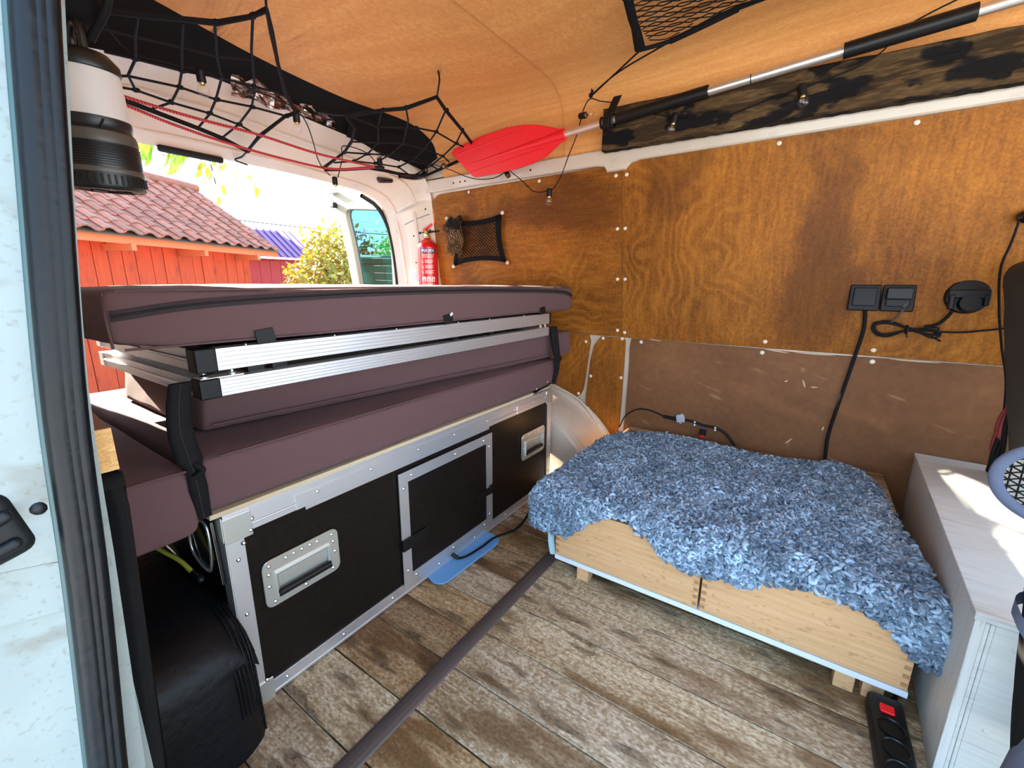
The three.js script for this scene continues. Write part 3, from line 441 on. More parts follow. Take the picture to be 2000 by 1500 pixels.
    for (const [u, v] of [[-0.07, 0.04], [-0.035, 0.041], [0, 0.042], [0.035, 0.041], [0.07, 0.04], [-0.072, 0.022], [0.072, 0.022], [-0.074, -0.004], [0.074, -0.004], [-0.066, -0.043], [0.066, -0.043], [0, -0.044], [0.018, 0.042], [-0.018, 0.042]]) rivet(yc + v, zc - u, plate, X + 0.003);
  };
  handle(-0.423, 0.256); handle(-1.366, 0.246);
  part('latch_rim', tube([[-0.865, 0.415, -0.272], [-0.94, 0.4, -0.272], [-0.955, 0.33, -0.272], [-0.88, 0.315, -0.272]], 0.003, { closed: true, n: 60 }), M.zinc, c);
  part('side_latch', [place(cushion(0.085, 0.11, 0.012, 0.006, { nx: 6, ny: 6, nz: 3, wave: 0 }), [-0.905, 0.365, -0.279], [0, 0, 0.35]), bx(0.03, 0.13, 0.01, -0.86, 0.36, -0.277, 0.004, [0, 0, 0.1], 2), bx(0.05, 0.02, 0.016, -0.92, 0.41, -0.275, 0.006, [0, 0, 0.35], 2)], M.blackGloss, c, { label: 'glossy black latch on the near end' });
}

// ---------------------------------------------------------------- folded bed on the case
{
  const lay = thing('mattress', 'dark aubergine bottom mattress lying on the black case lid', 'mattress', [-1.23, 0.448, -0.92]);
  part('cushion_body', [cushion(0.79, 0.103, 1.315, 0.02, { seed: 4, nx: 20, nz: 60, wave: 0.005, fn: (q) => { q.x -= 0.004 * Math.cos(q.z * 9); } }).translate(-1.225, 0.5, -0.922)], M.fabric, lay);
  part('piping', [tube([[-0.836, 0.549, -0.3], [-0.834, 0.551, -0.7], [-0.835, 0.551, -1.1], [-0.836, 0.549, -1.55]], 0.002)], M.fabric, lay);
  const fil = thing('mattress', 'small dark aubergine filler cushion at the left of the black strap', 'cushion', [-1.2, 0.36, -0.18]);
  part('cushion_body', cushion(0.8, 0.125, 0.135, 0.022, { seed: 9, nx: 24, nz: 8, wave: 0.004 }).translate(-1.215, 0.488, -0.185), M.fabric, fil);
  part('piping', tube([[-0.816, 0.546, -0.245], [-0.815, 0.548, -0.19], [-0.815, 0.546, -0.13]], 0.0018), M.fabric, fil);

  const mid = thing('mattress', 'dark aubergine middle mattress wedged under the aluminium frame', 'mattress', [-1.15, 0.556, -1.0]);
  part('cushion_body', cushion(0.46, 0.1, 1.36, 0.013, { seed: 6, nx: 20, nz: 60, wave: 0.003, crown: 0, fn: (q) => { q.x += 0.055 * (-q.z / 0.68) + 0.012 * (q.y / 0.05) * (1 + q.z / 0.68); } }).translate(-1.125, 0.6055, -1.005), M.fabric, mid);
  part('piping', tube([[-0.953, 0.574, -0.34], [-0.93, 0.574, -0.6], [-0.9, 0.574, -0.95], [-0.862, 0.574, -1.4], [-0.846, 0.574, -1.67]], 0.0016), M.fabric, mid);

  const top = thing('mattress', 'dark aubergine top mattress with a zipped front edge', 'mattress', [-1.11, 0.747, -0.92]);
  const body = part('cushion_body', cushion(0.575, 0.092, 1.472, 0.016, { seed: 8, nx: 24, nz: 64, wave: 0.005, crown: 0.006, fn: (q) => { if (q.y < 0 && q.z > 0.66) q.y += 0.012 * (q.z - 0.66) / 0.07; } }).translate(-1.115, 0.7935, -0.92), M.fabric, top);
  part('piping', [tube([[-0.832, 0.838, -0.2], [-0.829, 0.841, -0.6], [-0.829, 0.842, -1.0], [-0.832, 0.84, -1.64]], 0.002), tube([[-0.832, 0.752, -0.2], [-0.829, 0.75, -0.6], [-0.829, 0.75, -1.0], [-0.832, 0.752, -1.64]], 0.002), tube([[-0.836, 0.755, -0.188], [-0.834, 0.795, -0.186], [-0.836, 0.835, -0.188]], 0.002)], M.fabric, top);
  const zy = [[-1.647, 0.806], [-1.578, 0.819], [-1.2, 0.83], [-0.955, 0.832], [-0.612, 0.829], [-0.356, 0.82], [-0.276, 0.814], [-0.19, 0.802]];
  const zc = new THREE.CatmullRomCurve3(zy.map(([z, y]) => V(0, y, z)));
  const zp = part('zip_tape', [grid(50, 3, (u, v) => { const p = zc.getPoint(u); return [-0.8255 + 0.0012 * Math.sin(v * Math.PI), p.y + 0.008 - 0.016 * v, p.z]; })], M.tape, top);
  part('zip_teeth', tube(zy.map(([z, y]) => [-0.8235, y, z]), 0.0016, { n: 80 }), M.black, zp);
  for (const z of [-0.4, -0.895, -1.41]) part('velcro_tab', bx(0.003, 0.026, 0.034, -0.8245, 0.755, z, 0.001, [0.1, 0, 0.1]), M.black, top);
  part('tab_label', bx(0.002, 0.007, 0.011, -0.8225, 0.768, -0.905, 0.0008, [0.6, 0, 0]), M.white, top);

  const frame = (yc, h, lab, low) => {
    const f = thing('bed_frame', lab, 'frame', [-1.1, yc - h / 2, -0.883]);
    const x0 = -0.832, x1 = -1.4, d = 0.03, za = -0.287, zb = -1.48;
    part('front_rail', [span(x0 - d, x0, yc - h / 2, yc + h / 2, zb + 0.004, za - 0.03, 0.0012), ...[-0.3, -0.1, 0.1, 0.3].map((k) => rod([x0 + 0.0003, yc + k * h, zb + 0.006], [x0 + 0.0003, yc + k * h, za - 0.032], 0.0007, 4))], M.alu, f);
    part('back_rail', span(x1, x1 + d, yc - h / 2, yc + h / 2, zb, za, 0.0012), M.alu, f);
    part('side_rail', [span(x1 + d, x0 - 0.02, yc - h / 2, yc + h / 2, za - 0.03, za - 0.003, 0.0012), rod([x1 + d, yc, za - 0.003], [x0 - 0.02, yc, za - 0.003], 0.004, 6)], M.alu, f);
    part('side_rail', span(x1 + d, x0 - d, yc - h / 2, yc + h / 2, zb, zb + 0.03, 0.0012), M.alu, f);
    part('bed_board', span(x1 + 0.01, x0 - d, low ? yc - 0.004 : yc + h / 2 - 0.008, low ? yc + 0.004 : yc + h / 2, zb + 0.01, za - 0.01, 0), M.board, f);
    for (const z of [za - 0.015, zb + 0.002]) part('corner_cap', span(x0 - 0.034, x0 + 0.0025, yc - h / 2 - 0.0015, yc + h / 2 + 0.0015, z - (z === za - 0.015 ? 0.0165 : 0.006), z + (z === za - 0.015 ? 0.017 : 0.006), 0.003), M.black, f);
    return f;
  };
  const fu = frame(0.721, 0.039, 'upper aluminium bed frame with black corner caps under the top mattress', false), fl = frame(0.672, 0.032, 'lower aluminium bed frame with black corner caps held by two black straps', true);
  const bolt = lathe([[0, 0], [0.007, 0], [0.0085, 0.003], [0.008, 0.006], [0.004, 0.0075], [0.004, 0.0125], [0.009, 0.0125], [0.009, 0.014], [0, 0.014]], 14);
  for (const z of [-0.3, -0.345, -1.432, -1.468]) part('spacer_bolt', bolt.clone().translate(-0.848, 0.688, z), M.rivet, fl);
  for (const z of [-0.37, -0.55, -0.72, -0.95, -1.1, -1.3]) part('screw_head', ball(-0.838, 0.7415, z, 0.003, 8), M.rivet, fu);
  part('hinge_plate', bx(0.03, 0.003, 0.07, -0.85, 0.6895, -0.325, 0.001), M.zinc, fl);
  for (const z of [-0.375, -0.42, -0.94, -1.12]) part('stop_block', [bx(0.02, 0.016, 0.002, -0.86, 0.695, z, 0), bx(0.03, 0.014, 0.03, -0.875, 0.695, z - 0.018, 0)], M.board, fu);

  const strap = (name, lab, path, rad, kn) => {
    const s = thing(name, lab, 'strap', path[0]);
    const c = new THREE.CatmullRomCurve3(P3(path), false, 'centripetal'), N = 56, K = 18, p = [];
    const g = grid(K, N, (u, v) => { const q = c.getPoint(v), r = at1(rad, v), a = u * Math.PI * 2, w = 1 + 0.1 * Math.sin(a * 9), rr = r * w; return [q.x + 0.45 * rr * Math.sin(a), q.y, q.z + rr * Math.cos(a)]; });
    part('webbing', g, M.cord, s, { keep: true });
    part('tuck', [tube([[path[kn][0] + 0.006, path[kn][1] + 0.012, path[kn][2]], [path[kn][0] + 0.011, path[kn][1], path[kn][2] - 0.008], [path[kn][0] + 0.008, path[kn][1] - 0.01, path[kn][2] + 0.005]], 0.0055)], M.cord, s);
    part('stripe', [tube(path.map((q, i) => [q[0] + 0.45 * at1(rad, i / (path.length - 1)) + 0.0005, q[1], q[2] + 0.003]), 0.0007, { n: 50 })], M.seat, s);
  };
  strap('strap', 'black webbing strap with pinched middle at the near end of the bed frames', [[-0.836, 0.69, -0.262], [-0.828, 0.655, -0.252], [-0.822, 0.61, -0.2465], [-0.818, 0.57, -0.25], [-0.816, 0.545, -0.254], [-0.82, 0.5, -0.257], [-0.83, 0.45, -0.262]], [[0, 0.017], [0.3, 0.018], [0.55, 0.019], [0.66, 0.012], [0.8, 0.014], [1, 0.011]], 4);
  strap('strap', 'black webbing strap at the far end of the bed frames by the wall', [[-0.832, 0.688, -1.506], [-0.826, 0.65, -1.508], [-0.82, 0.6, -1.512], [-0.817, 0.56, -1.52], [-0.816, 0.52, -1.52], [-0.826, 0.455, -1.515]], [[0, 0.024], [0.3, 0.024], [0.6, 0.02], [0.72, 0.016], [1, 0.012]], 3);
  const br = thing('hinge_arm', 'small black steel hinge arm at the far end of the case lid', 'hinge', [-0.84, 0.448, -1.42]);
  part('arm', [bx(0.016, 0.005, 0.13, -0.835, 0.4525, -1.435, 0.002, [0.12, 0, 0])], M.blackGloss, br); part('bolt', [ball(-0.832, 0.458, -1.385, 0.005, 8)], M.rivet, br); part('bolt', [ball(-0.832, 0.47, -1.47, 0.004, 8)], M.rivet, br);
}
{ // yellow cord, blue mat and floor cable
  const y = thing('cord', 'yellow cord ending in a black fitting over the wheel arch', 'cord', [-1.0, 0.3, -0.24]);
  part('cord_run', tube([[-1.16, 0.345, -0.215], [-1.1, 0.335, -0.226], [-1.02, 0.325, -0.238], [-0.95, 0.322, -0.248], [-0.9, 0.316, -0.25]], 0.0042), M.yellow, y);
  part('end_fitting', [rod([-0.9, 0.316, -0.25], [-0.872, 0.312, -0.254], 0.0055), ball(-0.872, 0.312, -0.252, 0.007, 8)], M.black, y);
  const s = new THREE.Shape(); s.moveTo(-0.85, -0.79); s.lineTo(-0.805, -0.775); s.quadraticCurveTo(-0.775, -0.775, -0.772, -0.8); s.lineTo(-0.762, -1.02); s.quadraticCurveTo(-0.765, -1.06, -0.79, -1.07); s.lineTo(-0.85, -1.07);
  const g = extr(s, 0.003, 0.001); g.applyMatrix4(new THREE.Matrix4().makeBasis(V(1, 0, 0), V(0, 0, 1), V(0, -1, 0))).translate(0, 0.005, 0);
  tag(part('mat_corner', g, M.mat), 'flat blue mat edge sticking out under the case', 'mat');
  const k = thing('cable', 'thin black cable plugged into the case front and running across the floor', 'cable', [-0.8, 0.006, -1.0]);
  part('cable_run', tube([[-0.826, 0.022, -0.89], [-0.815, 0.011, -0.893], [-0.8, 0.011, -0.91], [-0.788, 0.0115, -0.98], [-0.785, 0.0115, -1.05], [-0.76, 0.0055, -1.14], [-0.772, 0.0055, -1.23], [-0.8, 0.0055, -1.33], [-0.79, 0.0055, -1.45]], 0.004, { n: 60 }), M.cord, k);
  part('plug', rod([-0.8285, 0.024, -0.885], [-0.812, 0.012, -0.893], 0.006, 10), M.black, k);
}

// ---------------------------------------------------------------- bench with drawers and the sheepskin
const BZ = -1.03;
{
  const b = thing('bench', 'low wooden bench with two drawers under the blue grey sheepskin', 'bench', [-0.14, 0, -1.39]);
  for (const [x, z] of [[-0.452, -1.05], [0.163, -1.05], [0.212, -1.055], [-0.45, -1.6], [0.2, -1.6]]) part('foot', bx(0.036, 0.042, 0.036, x, 0.021, z, 0.002), M.beech, b);
  part('base_board', span(-0.542, 0.262, 0.042, 0.056, -1.72, BZ + 0.002, 0.001), M.white, b, { label: 'white base board' });
  part('top_board', span(-0.575, 0.262, 0.245, 0.258, -1.742, BZ + 0.004, 0.002), M.floor[2], b, { label: 'brown plank top' });
  part('side_board', span(-0.542, -0.53, 0.056, 0.245, -1.72, BZ - 0.03, 0.001), M.beech, b); part('side_board', span(0.25, 0.262, 0.056, 0.245, -1.72, BZ - 0.03, 0.001), M.beech, b);
  part('back_board', span(-0.54, 0.26, 0.056, 0.245, -1.73, -1.72, 0), M.board, b);
  for (const [xa, xb, n] of [[-0.541, -0.1395, 0], [-0.1325, 0.259, 1]]) {
    const s = shape(n ? [[xa, 0.058], [xb, 0.058], [xb, 0.225], [xb - 0.16, 0.225], [xb - 0.185, 0.212], [xb - 0.22, 0.212], [xb - 0.245, 0.225], [xa, 0.225]] : [[xa, 0.058], [xb, 0.058], [xb, 0.225], [xa, 0.225]]);
    const d = part('drawer', [extr(s, 0.014, 0.0008).translate(0, 0, BZ - 0.015), span(xa, xa + 0.012, 0.06, 0.22, -1.6, BZ - 0.014, 0), span(xb - 0.012, xb, 0.06, 0.22, -1.6, BZ - 0.014, 0)], M.beech, b);
    for (let k = 0; k < 8; k++) for (const x of [xa + 0.006, xb - 0.006]) part('finger_joint', bx(0.0105, 0.0085, 0.001, x, 0.07 + k * 0.02, BZ + 0.0005, 0), M.fingers ??= mat({ color: hex(170, 124, 82), roughness: 0.6 }), d);
  }
}
{
  const s = thing('sheepskin', 'curly blue grey sheepskin spread over the bench', 'sheepskin', [-0.14, 0.26, -1.3]);
  const hang = [[-0.57, 0.125], [-0.486, 0.118], [-0.404, 0.042], [-0.341, 0.018], [-0.272, 0.042], [-0.23, 0.076], [-0.167, 0.1], [-0.098, 0.1], [-0.045, 0.094], [0.029, 0.05], [0.082, 0.04], [0.159, 0.052], [0.219, 0.085], [0.256, 0.125], [0.3, 0.118]];
  const back = [[-0.62, -1.3], [-0.6, -1.5], [-0.559, -1.585], [-0.48, -1.65], [-0.409, -1.68], [-0.222, -1.678], [-0.083, -1.64], [0.034, -1.655], [0.148, -1.722], [0.2, -1.67], [0.235, -1.55], [0.25, -1.4], [0.27, -1.2], [0.3, -1.0]];
  const left = [[0.16, -0.545], [0.1, -0.63], [-0.02, -0.66], [-0.1, -0.632], [-0.25, -0.625], [-0.45, -0.6], [-0.65, -0.56]].reverse().map(([a, b]) => [a, b]);
  const right = [[-0.7, 0.225], [-0.3, 0.25], [0, 0.29], [0.05, 0.3], [0.2, 0.3]];
  const lim = (X, T) => T <= at1(hang, X) && BZ + T * 0 + Math.min(T, 0) >= at1(back, X) && X >= at1(left, T) && X <= at1(right, T);
  const fold = (X, T) => { // unrolled place -> point and normal
    const lift = 0.006 + 0.006 * fbm(X * 1.3 + 4, T * 1.3 + 4, 9, 9, 2, 77);
    let y = 0.258 + lift, x = X, z = BZ + T; const n = V(0, 1, 0);
    const dT = Math.max(0, T + 0.012), e = 0.03;
    if (dT > 0) { const a = Math.min(dT / e, Math.PI / 2 - 0.12); z = BZ - 0.012 + e * Math.sin(a); y -= e * (1 - Math.cos(a)) + Math.max(0, dT - a * e); n.set(0, Math.cos(a), Math.sin(a)); z += 0.01 * Math.sin(X * 23) * Math.min(1, dT / 0.08) + 0.006; }
    const dX = Math.max(0, -0.578 - X);
    if (dX > 0) { const a = Math.min(dX / e, Math.PI / 2 - 0.05); x = -0.578 - e * Math.sin(a); y -= e * (1 - Math.cos(a)) + Math.max(0, dX - a * e); n.add(V(-Math.sin(a) * 1.4, -0.4 * Math.sin(a), 0)).normalize(); }
    const rX = Math.max(0, X - 0.262); if (rX > 0 && T > -0.25) y -= rX * 0.4;
    return [V(x, y, z), n];
  };
  const NX = 130, NT = 130, P = [], ix = [], id = {};
  const px = (i) => mix(-0.68, 0.31, i / NX), pt = (j) => mix(-0.7, 0.17, j / NT);
  for (let j = 0; j <= NT; j++) for (let i = 0; i <= NX; i++) { const [q] = fold(px(i), pt(j)); P.push(q.x, q.y, q.z); }
  for (let j = 0; j < NT; j++) for (let i = 0; i < NX; i++) if (lim(px(i + 0.5), pt(j + 0.5))) { const a = j * (NX + 1) + i; ix.push(a, a + 1, a + NX + 2, a, a + NX + 2, a + NX + 1); }
  const g = new THREE.BufferGeometry(); g.setAttribute('position', new THREE.Float32BufferAttribute(P, 3)); g.setIndex(ix); g.computeVertexNormals();
  part('hide', g, M.hide, s);
  part('hide_edge', [grid(6, 12, (u, v) => [mix(-0.5425, mix(-0.572, -0.56, v), u), mix(0.17, 0.045, v) + 0.012 * u, -1.03 + 0.006 * Math.sin(u * 5 + v * 4)])], M.hide, s, { label: 'pale bare hide edge' });
  // the locks: small open curls of wool
  const curl = (turns, r, t, rise) => grid(6, 9, (u, v) => { // a tapering lock bent into an open curl
    const a = v * turns * Math.PI * 2, k = t * Math.pow(Math.sin(Math.PI * (0.1 + 0.86 * v)), 0.6), w = u * Math.PI * 2, rr = r * (1 - 0.3 * v), n = rr + k * Math.cos(w); return [n * Math.cos(a), rise * v + k * Math.sin(w), n * Math.sin(a)]; });
  const kinds = [curl(0.5, 0.0058, 0.0036, 0.007), curl(0.75, 0.005, 0.0033, 0.009), curl(0.36, 0.0085, 0.0036, 0.004)];
  const list = [[], [], []]; const m = new THREE.Matrix4(), q = new THREE.Quaternion(), q2 = new THREE.Quaternion();
  for (let k = 0; k < 46000; k++) {
    const X = R(-0.68, 0.31), T = R(-0.7, 0.17); if (!lim(X, T)) continue;
    const [p, n] = fold(X, T); p.addScaledVector(n, 0.001 + 0.009 * rnd());
    q.setFromUnitVectors(V(0, 1, 0), n.clone().add(V(R(-0.9, 0.9), R(-0.9, 0.9), R(-0.9, 0.9))).normalize()); q2.setFromAxisAngle(V(0, 1, 0), rnd() * 6.283); q.multiply(q2);
    const sc = R(0.6, 1.12) * (T > -0.12 ? 1.15 : 1), w = clamp(fbm(X * 1.5 + 5, T * 1.5 + 5, 12, 12, 3, 99) * 1.3 - 0.2) * 0.4 + 0.6 * rnd();
    list[(rnd() * 3) | 0].push([m.compose(p.sub(V(-0.14, 0.26, -1.3)), q, V(sc, sc, sc)).clone(), new THREE.Color().setRGB(mix(0.065, 0.54, w * w), mix(0.1, 0.74, w * w), mix(0.145, 0.94, w * w))]);
  }
  kinds.forEach((gk, k) => { const im = new THREE.InstancedMesh(gk, M.curl, list[k].length); list[k].forEach(([mm, c], i) => { im.setMatrixAt(i, mm); im.setColorAt(i, c); }); im.name = 'fleece'; im.userData.kind = 'stuff'; s.add(im); });
}
{ // grey painted plywood box at the right, a whisker out of square
  const a = -0.053, o = [0.2815, 0, -0.902];
  const g = thing('plywood_box', 'grey painted plywood box at the right of the bench', 'box', o, null, 1); g.rotation.y = a;
  const D = 0.845, W = 0.52;
  part('top_board', [bx(W + 0.004, 0.012, D + 0.004, W / 2, 0.339, -D / 2, 0.0015)], M.grey, g, { keep: false });
  part('side_board', bx(0.012, 0.333, D, 0.006, 0.1665, -D / 2, 0.001), M.grey, g, { swap: 1 });
  part('front_board', bx(W - 0.0275, 0.331, 0.012, 0.0155 + (W - 0.0275) / 2 + 0.008, 0.1655, -0.008, 0.001), M.grey, g);
  part('edge_strip', [bx(0.0052, 0.331, 0.005, 0.0148, 0.1655, -0.0032, 0.0012), bx(0.0052, 0.331, 0.005, 0.0205, 0.1655, -0.0034, 0.0012)], M.grey, g);
  part('back_board', bx(W, 0.333, 0.012, W / 2, 0.1665, -D + 0.006, 0), M.grey, g); part('side_board', bx(0.012, 0.333, D, W - 0.006, 0.1665, -D / 2, 0), M.grey, g);
  for (const [x, y] of [[0.05, 0.3], [0.045, 0.14], [0.2, 0.25]]) part('screw', ball(x, y, -0.002, 0.004, 10, [1, 1, 0.3]), M.grey, g);
}
{ // power strip on the floor
  const p = thing('power_strip', 'black power strip with a red lit switch on the floor', 'power strip', [0.229, 0, -0.9], null, 1); p.rotation.y = 0.02;
  part('housing', cushion(0.058, 0.04, 0.3, 0.012, { nx: 10, ny: 6, nz: 14, wave: 0, crown: 0 }).translate(0, 0.021, 0.03), M.black, p);
  part('rocker_switch', bx(0.022, 0.008, 0.017, -0.002, 0.043, -0.075, 0.002, [0.18, 0, 0], 2), M.redSwitch, p);
  for (const z of [-0.035, 0.01, 0.055]) { const s = part('socket', place(lathe([[0.0195, 0], [0.021, 0.0025], [0.0195, 0.003], [0.018, -0.004], [0, -0.005]], 24), [0, 0.041, z]), M.board, p); for (const k of [-0.0095, 0.0095]) part('pin_hole', place(new THREE.CylinderGeometry(0.0026, 0.0026, 0.002, 8), [k * 0.7, 0.0375, z + k * 0.7]), M.black, s); }
  part('flex', tube([[0.01, 0.02, -0.12], [0.025, 0.02, -0.15], [0.03, 0.012, -0.2], [0.02, 0.008, -0.3]], 0.0045), M.black, p);
  part('flex', tube([[0.03, 0.008, 0.03], [0.045, 0.006, 0.1], [0.05, 0.006, 0.2]], 0.0035), M.cord, p);
}

// ---------------------------------------------------------------- under the ceiling: nets, lights, paddle, board
const netY = (x) => 1.315 + 0.2 * (x + 1.75);
const onNet = (l, dy = 0) => l.map(([x, z]) => [x, netY(x) + dy, z]);
function net(name, lab, at, border, cords, knots, hooks) {
  const n = thing(name, lab, 'net', at);
  const run = (c, r) => c.slice(1).flatMap((p, i) => [rod(c[i], p, r, 7), ball(...p, r * 1.02, 7)]);
  for (const b of border) part('border_cord', [run(b, 0.005), run(b.map((p, i) => [p[0], p[1] - 0.005, p[2] + 0.004 * (i % 2)]), 0.0035)], M.cord, n);
  for (const c of cords) part('net_cord', run(c, 0.0032), M.cord, n);
  const kg = mergeGeometries([ball(0, 0, 0, 0.0078, 8, [1, 0.8, 1.15]), ball(0.004, 0.001, 0.004, 0.006, 6)].map((g) => g.toNonIndexed()));
  for (const k of knots) copyPart({ geometry: kg, name: 'knot' }, n, [k[0] - at[0], k[1] - at[1], k[2] - at[2]], [0, rnd() * 3, 0], M.cord);
  for (const h of hooks) part('hook', tube(h, 0.003), M.black, n);
  return n;
}
{
  const r2 = onNet([[-1.363, -0.391], [-1.349, -0.453], [-1.326, -0.535], [-1.308, -0.607], [-1.27, -0.671]]), r3 = onNet([[-1.444, -0.416], [-1.432, -0.47], [-1.417, -0.562], [-1.389, -0.643], [-1.377, -0.722], [-1.363, -0.809]]);
  const r4 = onNet([[-1.54, -0.44], [-1.513, -0.476], [-1.491, -0.58], [-1.496, -0.671], [-1.476, -0.761], [-1.467, -0.862]]), r5 = onNet([[-1.59, -0.42], [-1.567, -0.504], [-1.578, -0.587], [-1.578, -0.682], [-1.594, -0.772], [-1.632, -0.852]]);
  const bot = onNet([[-1.61, -0.4], [-1.63, -0.498], [-1.678, -0.684], [-1.703, -0.767], [-1.752, -0.868]]), rt = onNet([[-1.431, -0.872], [-1.466, -0.86], [-1.63, -0.852], [-1.752, -0.868]]);
  const top = onNet([[-1.36, -0.3], [-1.329, -0.339], [-1.279, -0.425], [-1.233, -0.501], [-1.197, -0.558], [-1.13, -0.607], [-1.091, -0.619]]), rr = onNet([[-1.091, -0.619], [-1.146, -0.658], [-1.241, -0.719], [-1.35, -0.797], [-1.431, -0.872]]);
  net('cargo_net', 'black knotted cargo net slung beneath the roof at the left behind the lantern', [-1.4, 1.385, -0.62], [top, rr, rt, bot], [r2, r3, r4, r5,
    onNet([[-1.271, -0.437], [-1.352, -0.451], [-1.431, -0.471], [-1.509, -0.475], [-1.567, -0.504]]), onNet([[-1.243, -0.509], [-1.329, -0.534], [-1.417, -0.562], [-1.492, -0.579], [-1.578, -0.587], [-1.64, -0.559]]),
    onNet([[-1.204, -0.558], [-1.312, -0.603], [-1.39, -0.644], [-1.497, -0.67], [-1.582, -0.685], [-1.68, -0.688]]), onNet([[-1.131, -0.608], [-1.239, -0.653], [-1.38, -0.725], [-1.476, -0.76], [-1.594, -0.772], [-1.703, -0.767]])],
    [...r3.slice(1), ...r4.slice(2), ...r5.slice(1), rr[4], rt[2], bot[4], top[5], top[4]], [[[-1.091, netY(-1.091), -0.619], [-1.075, 1.47, -0.612], [-1.14, 1.53, -0.66], [-1.2, 1.566, -0.69]], [[-1.752, 1.315, -0.868], [-1.8, 1.302, -0.868], [-1.835, 1.295, -0.86], [-1.83, 1.285, -0.9]]]);
  const t2 = onNet([[-1.357, -1.002], [-1.258, -1.081], [-1.206, -1.13], [-1.098, -1.167]]), rg = onNet([[-1.098, -1.167], [-1.134, -1.248], [-1.195, -1.406], [-1.25, -1.54], [-1.29, -1.59]]);
  const lf = onNet([[-1.357, -1.002], [-1.402, -1.071], [-1.491, -1.12], [-1.582, -1.151], [-1.736, -1.159]]), b2 = onNet([[-1.736, -1.159], [-1.691, -1.233], [-1.631, -1.3], [-1.616, -1.388], [-1.61, -1.5], [-1.56, -1.575], [-1.43, -1.58], [-1.29, -1.59]], -0.008);
  const q1 = onNet([[-1.353, -1.011], [-1.357, -1.135], [-1.284, -1.247], [-1.262, -1.331], [-1.282, -1.466], [-1.286, -1.526]]), q2 = onNet([[-1.496, -1.124], [-1.447, -1.208], [-1.4, -1.29], [-1.387, -1.392], [-1.394, -1.506], [-1.42, -1.575]]);
  const q3 = onNet([[-1.582, -1.151], [-1.547, -1.232], [-1.506, -1.31], [-1.493, -1.423], [-1.489, -1.532], [-1.5, -1.578]]), q4 = onNet([[-1.68, -1.168], [-1.63, -1.226], [-1.601, -1.31], [-1.578, -1.419], [-1.61, -1.5]]);
  net('cargo_net', 'black knotted cargo net slung in the roof corner beside the red paddle blade', [-1.4, 1.385, -1.3], [t2, rg, lf, b2], [q1, q2, q3, q4,
    onNet([[-1.206, -1.13], [-1.262, -1.191], [-1.4, -1.29], [-1.506, -1.31], [-1.601, -1.31]]), onNet([[-1.262, -1.076], [-1.357, -1.135], [-1.447, -1.208], [-1.547, -1.232], [-1.63, -1.226]]),
    onNet([[-1.134, -1.248], [-1.262, -1.331], [-1.387, -1.392], [-1.493, -1.423], [-1.578, -1.419]]), onNet([[-1.195, -1.406], [-1.282, -1.466], [-1.394, -1.506], [-1.489, -1.532], [-1.6, -1.54]])],
    [...q1.slice(1, 5), ...q2.slice(1, 5), ...q3.slice(0, 5), ...q4.slice(1, 4), rg[1], rg[2], t2[2], t2[1]], [[[-1.098, netY(-1.098), -1.167], [-1.088, 1.49, -1.17], [-1.12, 1.535, -1.2], [-1.165, 1.555, -1.255], [-1.172, 1.566, -1.262]], [[-1.357, 1.394, -1.002], [-1.4, 1.4, -0.99], [-1.45, 1.41, -0.97], [-1.46, 1.4, -1.0], [-1.43, 1.395, -1.01]]]);
  // tan bungee looped through both nets
  const c1 = [[-1.53, 1.328, -0.32], [-1.519, 1.313, -0.459], [-1.531, 1.311, -0.622], [-1.529, 1.312, -0.79], [-1.552, 1.309, -1.014], [-1.535, 1.311, -1.262]], c2 = [[-1.56, 1.315, -0.4], [-1.566, 1.307, -0.476], [-1.608, 1.302, -0.584], [-1.649, 1.297, -0.749], [-1.67, 1.295, -0.964], [-1.653, 1.297, -1.143], [-1.535, 1.311, -1.262]];
  const rope = thing('bungee_cord', 'red and black patterned elastic cord looped below the nets', 'cord', [-1.55, 1.31, -0.8]);
  const uvT = (g, len) => { const u = g.attributes.uv; for (let i = 0; i < u.count; i++) u.setXY(i, u.getX(i) * len, u.getY(i)); return g; };
  part('cord_run', uvT(tube(c1, 0.0042, { n: 120, k: 8 }), 0.95), M.rope, rope, { keep: true }); part('cord_run', uvT(tube(c2, 0.0042, { n: 120, k: 8 }), 0.95), M.rope, rope, { keep: true });
  part('end_ferrule', rod([-1.535, 1.311, -1.255], [-1.52, 1.313, -1.29], 0.006), M.black, rope);
}
